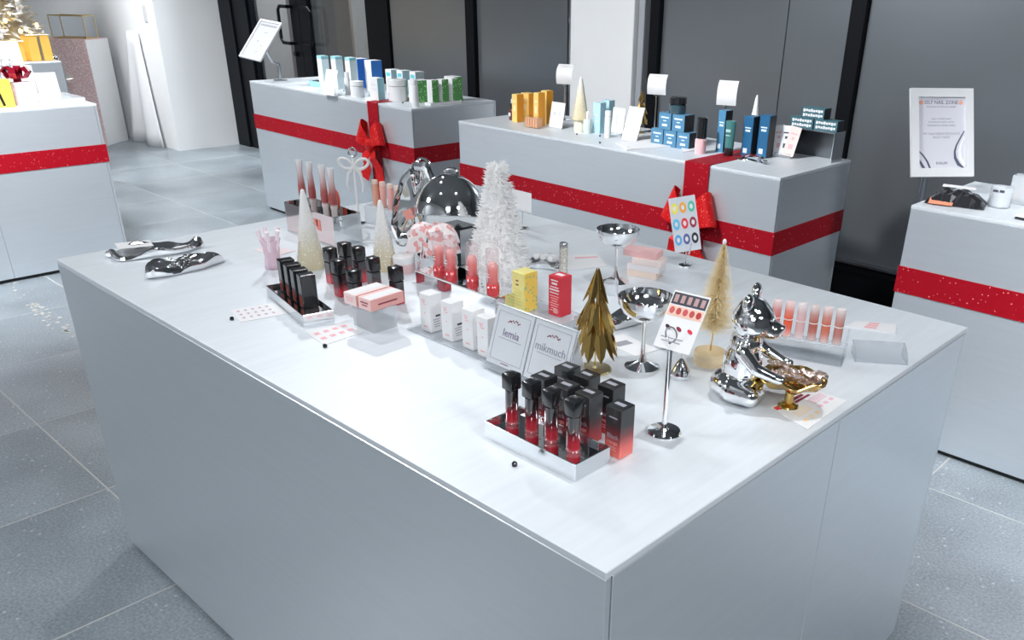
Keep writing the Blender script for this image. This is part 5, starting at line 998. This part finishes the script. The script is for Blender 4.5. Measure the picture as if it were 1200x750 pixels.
# --- counter with the nail things
q = P(1118, 236); t = thing('cleansing_pack', 'crumpled black foil pack with orange and white panels', 'pack', (-0.50, 2.48, T), 0.25)
random.seed(6); b = MB(); n = 12; rows = []
for j in range(7):
    row = []
    for i in range(n+1):
        u, v = i/n-0.5, j/6-0.5; edge = max(0, 1-(2*abs(u))**3)*max(0, 1-(2*abs(v))**3); row.append(b.bm.verts.new((0.2*u, 0.12*v, 0.002+0.04*edge+0.012*random.random()*(0.3+edge))))
    rows.append(row)
for A, B in zip(rows, rows[1:]):
    for i in range(n): b.bm.faces.new((A[i], A[i+1], B[i+1], B[i]))
o = b.build('foil', mat('black_foil', (0.02, 0.02, 0.024), 0.18, coat=0.6), t, smooth=False); md = o.modifiers.new('t', 'SOLIDIFY'); md.thickness = 0.002
MB().box((-0.045, -0.045, 0.03), (0.08, 0.04, 0.002), 0, Matrix.Rotation(0.35, 4, 'X')).build('orange_panel', mat('orange_panel', (0.8, 0.3, 0.18), 0.4), t, smooth=False); MB().box((0.0, 0.01, 0.058), (0.11, 0.03, 0.002), 0, Matrix.Rotation(0.06, 4, 'X')).build('white_panel', WHITE, t, smooth=False)
q = P(1166, 243); t = thing('clear_jar', 'round clear jar with black lettering beside the black foil pack', 'jar', (-0.375, 2.55, T)); MB().lathe([(0.036, 0), (0.038, 0.003), (0.038, 0.07), (0.035, 0.07), (0.035, 0.005), (0, 0.005)], 28).build('jar', ACRM, t); MB().lathe([(0.033, 0.006), (0.033, 0.04), (0, 0.041)], 20).build('white_filling', WHITE, t); bars([(-0.01, 0.06, 0.018, 0.008), (0.012, 0.061, 0.016, 0.008)], FRONT(-0.0386), DARKINK, t, 'dark_lettering')
t = thing('file_holder', 'clear upright holder for nail files', 'holder', (-0.345, 2.66, T)); k = 0.002
for s_ in (-1, 1): MB().box((s_*0.029, 0, 0.05), (k, 0.05, 0.1)).build('wall_plate', ACRM, t, smooth=False); MB().box((0, s_*0.025, 0.05), (0.06, k, 0.1)).build('wall_plate', ACRM, t, smooth=False)
MB().box((0, 0, 0.0015), (0.056, 0.048, 0.003)).build('bottom', ACRM, t, smooth=False)
for k, (c, dx) in enumerate([((0.85, 0.68, 0.6), 0.0), ((0.85, 0.85, 0.85), 0.02)]):
    Mx = Matrix.Translation((-0.018+dx, 0.008*k, 0.008)) @ Matrix.Rotation(0.45, 4, 'Y'); o = MB().box((0, 0, 0.092), (0.02, 0.005, 0.18), 0.002, Mx).build('nail_file', mat('file%d' % k, c, 0.6), None, (-0.345, 2.66, T)); tag(o, ['peach nail file leaning in the clear holder', 'white nail file leaning in the clear holder'][k], 'nail file')
bottle_thing('white_dropper_bottle', 'frosted bottle with white dropper cap beside the nail files', 'bottle', -0.262, 2.67, T, 0.026, 0.12, mat('frosted_glass', (0.72, 0.74, 0.76), 0.3), GLOSSW, 0.5, 0.4)
t = thing('nail_tray', 'flat white nail tray with black edge at the counter front', 'tray', (-0.19, 2.44, T), -0.1); MB().box((0, 0, 0.004), (0.16, 0.09, 0.008), 0.002).build('tray_base', PLAST, t); MB().box((0, 0, 0.011), (0.158, 0.088, 0.006), 0.002).build('tray_top', GLOSSW, t); MB().box((0.0, 0.0, 0.0145), (0.09, 0.03, 0.002)).build('silver_print', STEEL, t, smooth=False)
t = MB().box((0, 0, 0.025), (0.2, 0.12, 0.05), 0.004).build('silver_case', mat('pale_silver_case', (0.55, 0.57, 0.6), 0.3, 0.5), None, (-0.20, 2.82, T), 0.1); tag(t, 'low silver case behind the nail file holder', 'case')
# --- poster on a floor stand
t = thing('poster_stand', 'white framed SELF NAIL ZONE notice on a grey floor pole', 'sign stand', (-0.70, 2.67, 0)); fw, fh = 0.25, 0.318
ya, ti = math.radians(51.9), math.radians(22.5); h1 = Vector((math.cos(ya), math.sin(ya), 0)); bk = Vector((-math.sin(ya), math.cos(ya), 0)); upt = Vector((0, 0, math.cos(ti)))+bk*math.sin(ti); pc_ = Vector((-0.653, 2.623, 1.111))-Vector((-0.70, 2.67, 0))
MB().lathe([(0.088, 0), (0.088, 0.008), (0.02, 0.014)], 36).build('base', STEEL, t); MB().tube([(0, 0, 0.01), (0, 0, 1.03), pc_+bk*0.014], 0.013, 14).build('pole', STEEL, t)
Mp = frame_of(pc_, h1, upt); MB().box((0, 0, -0.004), (fw*0.96, fh*0.96, 0.006), 0, Mp).build('poster', mat('poster_lilac_white', (0.62, 0.62, 0.68), 0.5), t, smooth=False)
FRB = mat('white_frame', (0.7, 0.71, 0.73), 0.35); bw = fw*0.125
for s_ in (-1, 1):
    MB().poly([(-fh/2, 0), (fh/2, 0), (fh/2-bw, bw), (-fh/2+bw, bw)], 0.011, Mp @ Matrix.Translation((s_*fw/2, 0, -0.003)) @ Matrix.Rotation(s_*PI/2, 4, 'Z')).build('frame_bar', FRB, t)
    MB().poly([(-fw/2, 0), (fw/2, 0), (fw/2-bw, bw), (-fw/2+bw, bw)], 0.011, Mp @ Matrix.Translation((0, s_*fh/2, -0.003)) @ Matrix.Rotation(PI if s_ > 0 else 0, 4, 'Z')).build('frame_bar', FRB, t)
iw, ih = fw-2*bw, fh-2*bw; Mq = Mp @ Matrix.Translation((0, 0, -0.0006)); SL = mat('slate_ink', (0.16, 0.17, 0.22), 0.6)
text('SELF NAIL ZONE', iw*0.098, Mq @ Matrix.Translation((0, ih*0.43, 0)), SL, t)
for yy, sz, tx in [(0.37, 0.042, 'BROUGHT TO YOU BY KOLLIM'), (0.20, 0.05, 'NAIL YOUR DAILY'), (0.155, 0.05, 'MOMENTS NOW WITH'), (0.11, 0.05, 'EXPERIENCE FINAL NAILS'), (-0.01, 0.06, 'TRY NAILTREND PRODUCTS'), (-0.06, 0.06, 'RIGHT HERE!')]: text(tx, iw*sz*1.05, Mq @ Matrix.Translation((0, ih*yy, 0)), mat('soft_slate_ink', (0.4, 0.41, 0.46), 0.6), t)
text('KOLLIM', iw*0.07, Mq @ Matrix.Translation((0, -ih*0.425, 0)), SL, t)
for s_ in (-1, 1): MB().lathe([(iw*0.042, 0), (iw*0.042, 0.0006)], 16, Mq @ Matrix.Translation((s_*iw*0.42, ih*0.43, 0))).build('nail_icon', mat('peach_icon', (0.75, 0.35, 0.25), 0.5), t)
def swoosh(pts, ws, m, nm):
    b = MB(); pts = [Vector((x*iw, y*ih, 0)) for x, y in pts]; L1 = []; L2 = []
    for i, p_ in enumerate(pts):
        d = (pts[min(i+1, len(pts)-1)]-pts[max(0, i-1)]).normalized(); nn = Vector((-d.y, d.x, 0))*ws[i]*iw; L1.append(Mq @ (p_+nn+Vector((0, 0, 0.0004)))); L2.append(Mq @ (p_-nn+Vector((0, 0, 0.0004))))
    for i in range(len(pts)-1): b.quad(L1[i], L2[i], L2[i+1], L1[i+1])
    b.build(nm, m, t, smooth=False)
swoosh([(0.49, 0.03), (0.42, -0.05), (0.32, -0.17), (0.28, -0.26), (0.29, -0.35), (0.36, -0.44), (0.48, -0.5)], [0.012, 0.014, 0.016, 0.02, 0.03, 0.035, 0.012], mat('chrome_dark_print', (0.1, 0.11, 0.16), 0.3), 'chrome_swoosh')
swoosh([(0.49, -0.05), (0.42, -0.15), (0.385, -0.25), (0.40, -0.35), (0.48, -0.45)], [0.008, 0.02, 0.03, 0.035, 0.03], WHITE, 'light_swoosh')
swoosh([(-0.49, -0.25), (-0.40, -0.31), (-0.31, -0.40), (-0.25, -0.5)], [0.014, 0.016, 0.018, 0.02], MATS['chrome_dark_print'], 'chrome_swoosh')
swoosh([(-0.49, -0.38), (-0.44, -0.43), (-0.38, -0.5)], [0.02, 0.025, 0.03], MATS['chrome_dark_print'], 'chrome_swoosh')
# --- left counter
def onX(px, py): return P(px, py, T)
t = thing('yellow_carton', 'yellow carton with black brush picture at the left counter front', 'carton', (-4.97, 0.80, T)); MB().box((0, 0, 0.07), (0.05, 0.10, 0.14), 0.002).build('carton', mat('sun_yellow', (0.85, 0.62, 0.08), 0.45), t); MB().box((0.0255, 0.0, 0.06), (0.001, 0.014, 0.1), 0, Matrix.Rotation(0.2, 4, 'X')).build('brush_picture', PLAST, t, smooth=False)
t = box_thing('yellow_carton', 'plain yellow carton directly beside the brush picture carton', 'carton', -5.0, 0.68, T, 0.05, 0.09, 0.13, mat('sun_yellow', (0.85, 0.62, 0.08), 0.45))
t = box_thing('pale_pink_box', 'pale pink patterned box below the dark red bow', 'box', -4.985, 0.915, T, 0.07, 0.09, 0.12, mat('pale_pink_pattern', (0.85, 0.68, 0.74), 0.5, var=0.15, vscale=50))
t = thing('red_foil_bow', 'dark red foil bow lying on top of the pale pink box', 'bow', (-4.99, 0.90, T+0.121), PI/2)
MB().ell((0, 0, 0.04), (0.022, 0.02, 0.022)).build('knot', mat('dark_red_foil', (0.35, 0.01, 0.03), 0.15, 0.6), t)
for k in range(6):
    a = k*PI/3; pts = [(0.012*math.cos(a), 0.012*math.sin(a), 0.04), (0.05*math.cos(a), 0.05*math.sin(a), 0.075), (0.075*math.cos(a), 0.075*math.sin(a), 0.05), (0.05*math.cos(a), 0.05*math.sin(a), 0.02), (0.012*math.cos(a), 0.012*math.sin(a), 0.032)]; MB().strip(pts, (-math.sin(a), math.cos(a), 0), 0.034, 0.002).build('loop', MATS['dark_red_foil'], t)
MB().lathe([(0.02, 0.0), (0.02, 0.02)], 14).build('base', MATS['dark_red_foil'], t)
t = MB().box((0, 0, 0.08), (0.12, 0.2, 0.16), 0.003).build('white_block', GLOSSW, None, (-5.5, 1.02, T)); tag(t, 'white block raising the card sign behind the red bow', 'block')
easel(-5.475, 1.03, T+0.163, 0.13, 0.125, 'white card sign raised on the white block', 0.2, rz=PI/2)
easel(-5.33, 1.15, T, 0.11, 0.13, 'white card sign at the counter corner before the pink pedestal', 0.3, rz=PI/2-0.15)
t = MB().box((0, 0, 0.015), (0.3, 0.25, 0.03), 0.003).build('acrylic_slab', ACRM, None, (-5.07, 1.07, T)); tag(t, 'low clear acrylic slab on the left counter corner', 'slab')
t = thing('silver_twig_spray', 'spray of silver leaves between the two card signs', 'spray', (-5.36, 0.94, T)); random.seed(2)
for k in range(14):
    a = random.uniform(0, 6.28); r = random.uniform(0.02, 0.09); e = Vector((r*math.cos(a), r*math.sin(a), random.uniform(0.1, 0.24))); MB().tube([(0, 0, 0.0), e*0.5+Vector((0, 0, 0.02)), e], 0.0018, 5).build('twig', STEEL, t)
    MB().ell(e, (0.018, 0.010, 0.012), Matrix.Rotation(a, 4, 'Z'), 8, 6).build('leaf', mat('silver_leaf', (0.75, 0.77, 0.8), 0.3, 0.6), t)
t = MB().box((0, 0, 0.48), (0.34, 0.62, 0.96), 0.01).build('draped_plinth', mat('grey_satin', (0.42, 0.45, 0.48), 0.45, 0.2, 0.3, 12), None, (-7.07, 1.46, 0)); tag(t, 'grey satin covered plinth behind the left counter', 'plinth')
# --- glitter pink pedestal with gold-edged glass box
PG = glitter('pink_glitter', (0.72, 0.5, 0.51), (0.92, 0.8, 0.8), 160, 0.25, 0.5, 0.1)
t = thing('pink_pedestal', 'tall pedestal with pink glitter front and white side', 'pedestal', (-9.142, 2.673, 0), math.radians(38)); MB().box((0, 0, 0.485), (0.42, 0.37, 0.97), 0.003).build('body', PAINT, t); 
MB().box((-0.0, -0.1865, 0.485), (0.42, 0.003, 0.97)).build('glitter_front', PG, t, smooth=False); MB().box((0, 0, 0.972), (0.42, 0.37, 0.004)).build('top', PG, t, smooth=False)
t = thing('glass_box', 'clear glass box with thin gold edges on the pink pedestal', 'box', (-9.142, 2.673, 0.974), math.radians(38)); g_ = [(sx*0.17, sy*0.09, z) for z in (0.005, 0.2) for sx, sy in ((-1, -1), (1, -1), (1, 1), (-1, 1))]
for a, c in [(0, 1), (1, 2), (2, 3), (3, 0), (4, 5), (5, 6), (6, 7), (7, 4), (0, 4), (1, 5), (2, 6), (3, 7)]: MB().tube([g_[a], g_[c]], 0.005, 6).build('gold_edge', mat('bright_gold', (0.8, 0.62, 0.3), 0.3, 0.8), t)
for s_ in (-1, 1): MB().box((0, s_*0.09, 0.1), (0.33, 0.003, 0.19)).build('pane', ACR, t, smooth=False); MB().box((s_*0.17, 0, 0.1), (0.003, 0.17, 0.19)).build('pane', ACR, t, smooth=False)
# --- frosted Christmas tree
tx_, ty_ = -8.2, 1.55
t = thing('christmas_tree', 'frosted white Christmas tree with silver ribbon, flowers and warm lights', 'Christmas tree', (tx_, ty_, 0)); random.seed(77)
MB().lathe([(0.05, 0.0), (0.05, 0.75)], 14).build('trunk', mat('bark', (0.2, 0.14, 0.09), 0.8), t); MB().lathe([(0.22, 0), (0.22, 0.03), (0.06, 0.05)], 28).build('foot', GOLD, t)
def tree_r(z): return 0.62*(1-(z-0.72)/1.9)
b = MB()
for i in range(5200):
    z = 0.72+1.8*random.random()**1.3; a = random.uniform(0, 2*PI); R = tree_r(z)*random.uniform(0.55, 1.0); q = Vector((R*math.cos(a), R*math.sin(a), z)); d = Vector((math.cos(a)+random.uniform(-.7, .7), math.sin(a)+random.uniform(-.7, .7), random.uniform(-0.5, 0.5))).normalized()
    ln = random.uniform(0.05, 0.11); s_ = d.orthogonal().normalized()*0.011; m_ = q+d*ln*0.5; b.quad(q, m_-s_, q+d*ln, m_+s_)
stuff(b.build('needles', mat('frosted_needle', (0.62, 0.6, 0.55), 0.6, var=0.25, vscale=9), t, smooth=False))
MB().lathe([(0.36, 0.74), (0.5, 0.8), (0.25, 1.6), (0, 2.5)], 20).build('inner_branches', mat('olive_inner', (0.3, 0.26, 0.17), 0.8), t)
FLW = mat('white_flower', (0.84, 0.82, 0.8), 0.6); SRIB = mat('silver_ribbon', (0.5, 0.55, 0.62), 0.3, 0.4); WL = mat('warm_light', (1, 0.7, 0.3), 0.4, emit=(1.0, 0.62, 0.2), estr=5)
def surf(z, a, k=1.02): R = tree_r(z)*k; return Vector((R*math.cos(a), R*math.sin(a), z))
cam_a = math.atan2(CAM.y-ty_, CAM.x-tx_)
for k in range(16):
    z = random.uniform(0.95, 1.75); a = cam_a+random.uniform(-1.5, 1.5); c = surf(z, a, 1.03); fr_ = frame_of(c, (-math.sin(a), math.cos(a), 0), (0, 0, 1)); f = MB().lathe([(0.012, 0), (0.014, 0.012), (0, 0.018)], 10, fr_).build('flower', mat('flower_centre', (0.75, 0.62, 0.45), 0.5), t)
    for j in range(5): MB().ell((0, 0, 0), (0.028, 0.02, 0.006), fr_ @ Matrix.Rotation(j*2*PI/5, 4, 'Z') @ Matrix.Translation((0.03, 0, 0.004)) @ Matrix.Rotation(-0.25, 4, 'Y'), 8, 6).build('petal', FLW, f)
for k in range(40):
    z = random.uniform(0.78, 1.7); a = cam_a+random.uniform(-1.5, 1.5); MB().ell(surf(z, a, 1.04), (0.013, 0.013, 0.017), u=8, v=6).build('light_bulb', WL, t)
for k in range(14):
    z = random.uniform(0.85, 1.7); a = cam_a+random.uniform(-1.5, 1.5); MB().ell(surf(z, a, 1.0), (0.035, 0.035, 0.035), u=14, v=10).build('bauble', [CHROME, PALEGOLD, mat('rose_bauble', (0.6, 0.42, 0.4), 0.25, 0.6)][k % 3], t)
for k in range(7):
    z = random.uniform(1.05, 1.6); a = cam_a+random.uniform(-1.2, 1.2); pts = [surf(z-0.03*math.sin(i*0.8), a-0.12+i*0.045, 1.05+0.03*math.sin(i*1.3)) for i in range(7)]; MB().strip(pts, (0.1, 0.1, 0.98), 0.06, 0.003).build('ribbon_loop', SRIB, t)
# warm gift lanterns on the plinth below the tree
for k, (yy, h_, lab) in enumerate([(1.30, 0.15, 'glowing gold gift lantern on the satin plinth behind the white card'), (1.48, 0.13, 'glowing gold gift lantern in the middle of the satin plinth'), (1.66, 0.17, 'glowing gold gift lantern on the satin plinth by the pink pedestal')]):
    t = thing('gift_lantern', lab, 'lantern', (-7.02, yy, 0.96)); MB().box((0, 0, h_/2), (0.14, 0.15, h_), 0.006).build('glowing_box', mat('amber_glow', (0.7, 0.42, 0.1), 0.5, emit=(1.0, 0.5, 0.06), estr=0.22), t); MB().box((0, 0, h_+0.004), (0.15, 0.16, 0.008), 0.002).build('lid', PALEGOLD, t)
    MB().box((0.071, 0, h_/2), (0.003, 0.02, h_)).build('ribbon', PALEGOLD, t, smooth=False)
# --- tape residue on the floor beside the counters
random.seed(15); b = MB()
for i in range(48):
    u = random.random(); c = P(12+72*u+random.gauss(0, 4), 336+58*u+random.gauss(0, 3), 0.0005); s_ = random.uniform(0.006, 0.02); a = random.uniform(0, 6.28)
    b.poly([(s_*math.cos(a+k*1.05)*random.uniform(0.5, 1), s_*math.sin(a+k*1.05)*random.uniform(0.4, 0.9)) for k in range(6)], 0.0006, Matrix.Translation(c))
stuff(tag(b.build('tape_residue', mat('white_residue', (0.5, 0.49, 0.46), 0.8), None, smooth=False), 'flecks of white tape residue on the floor by the left counter', 'residue'))
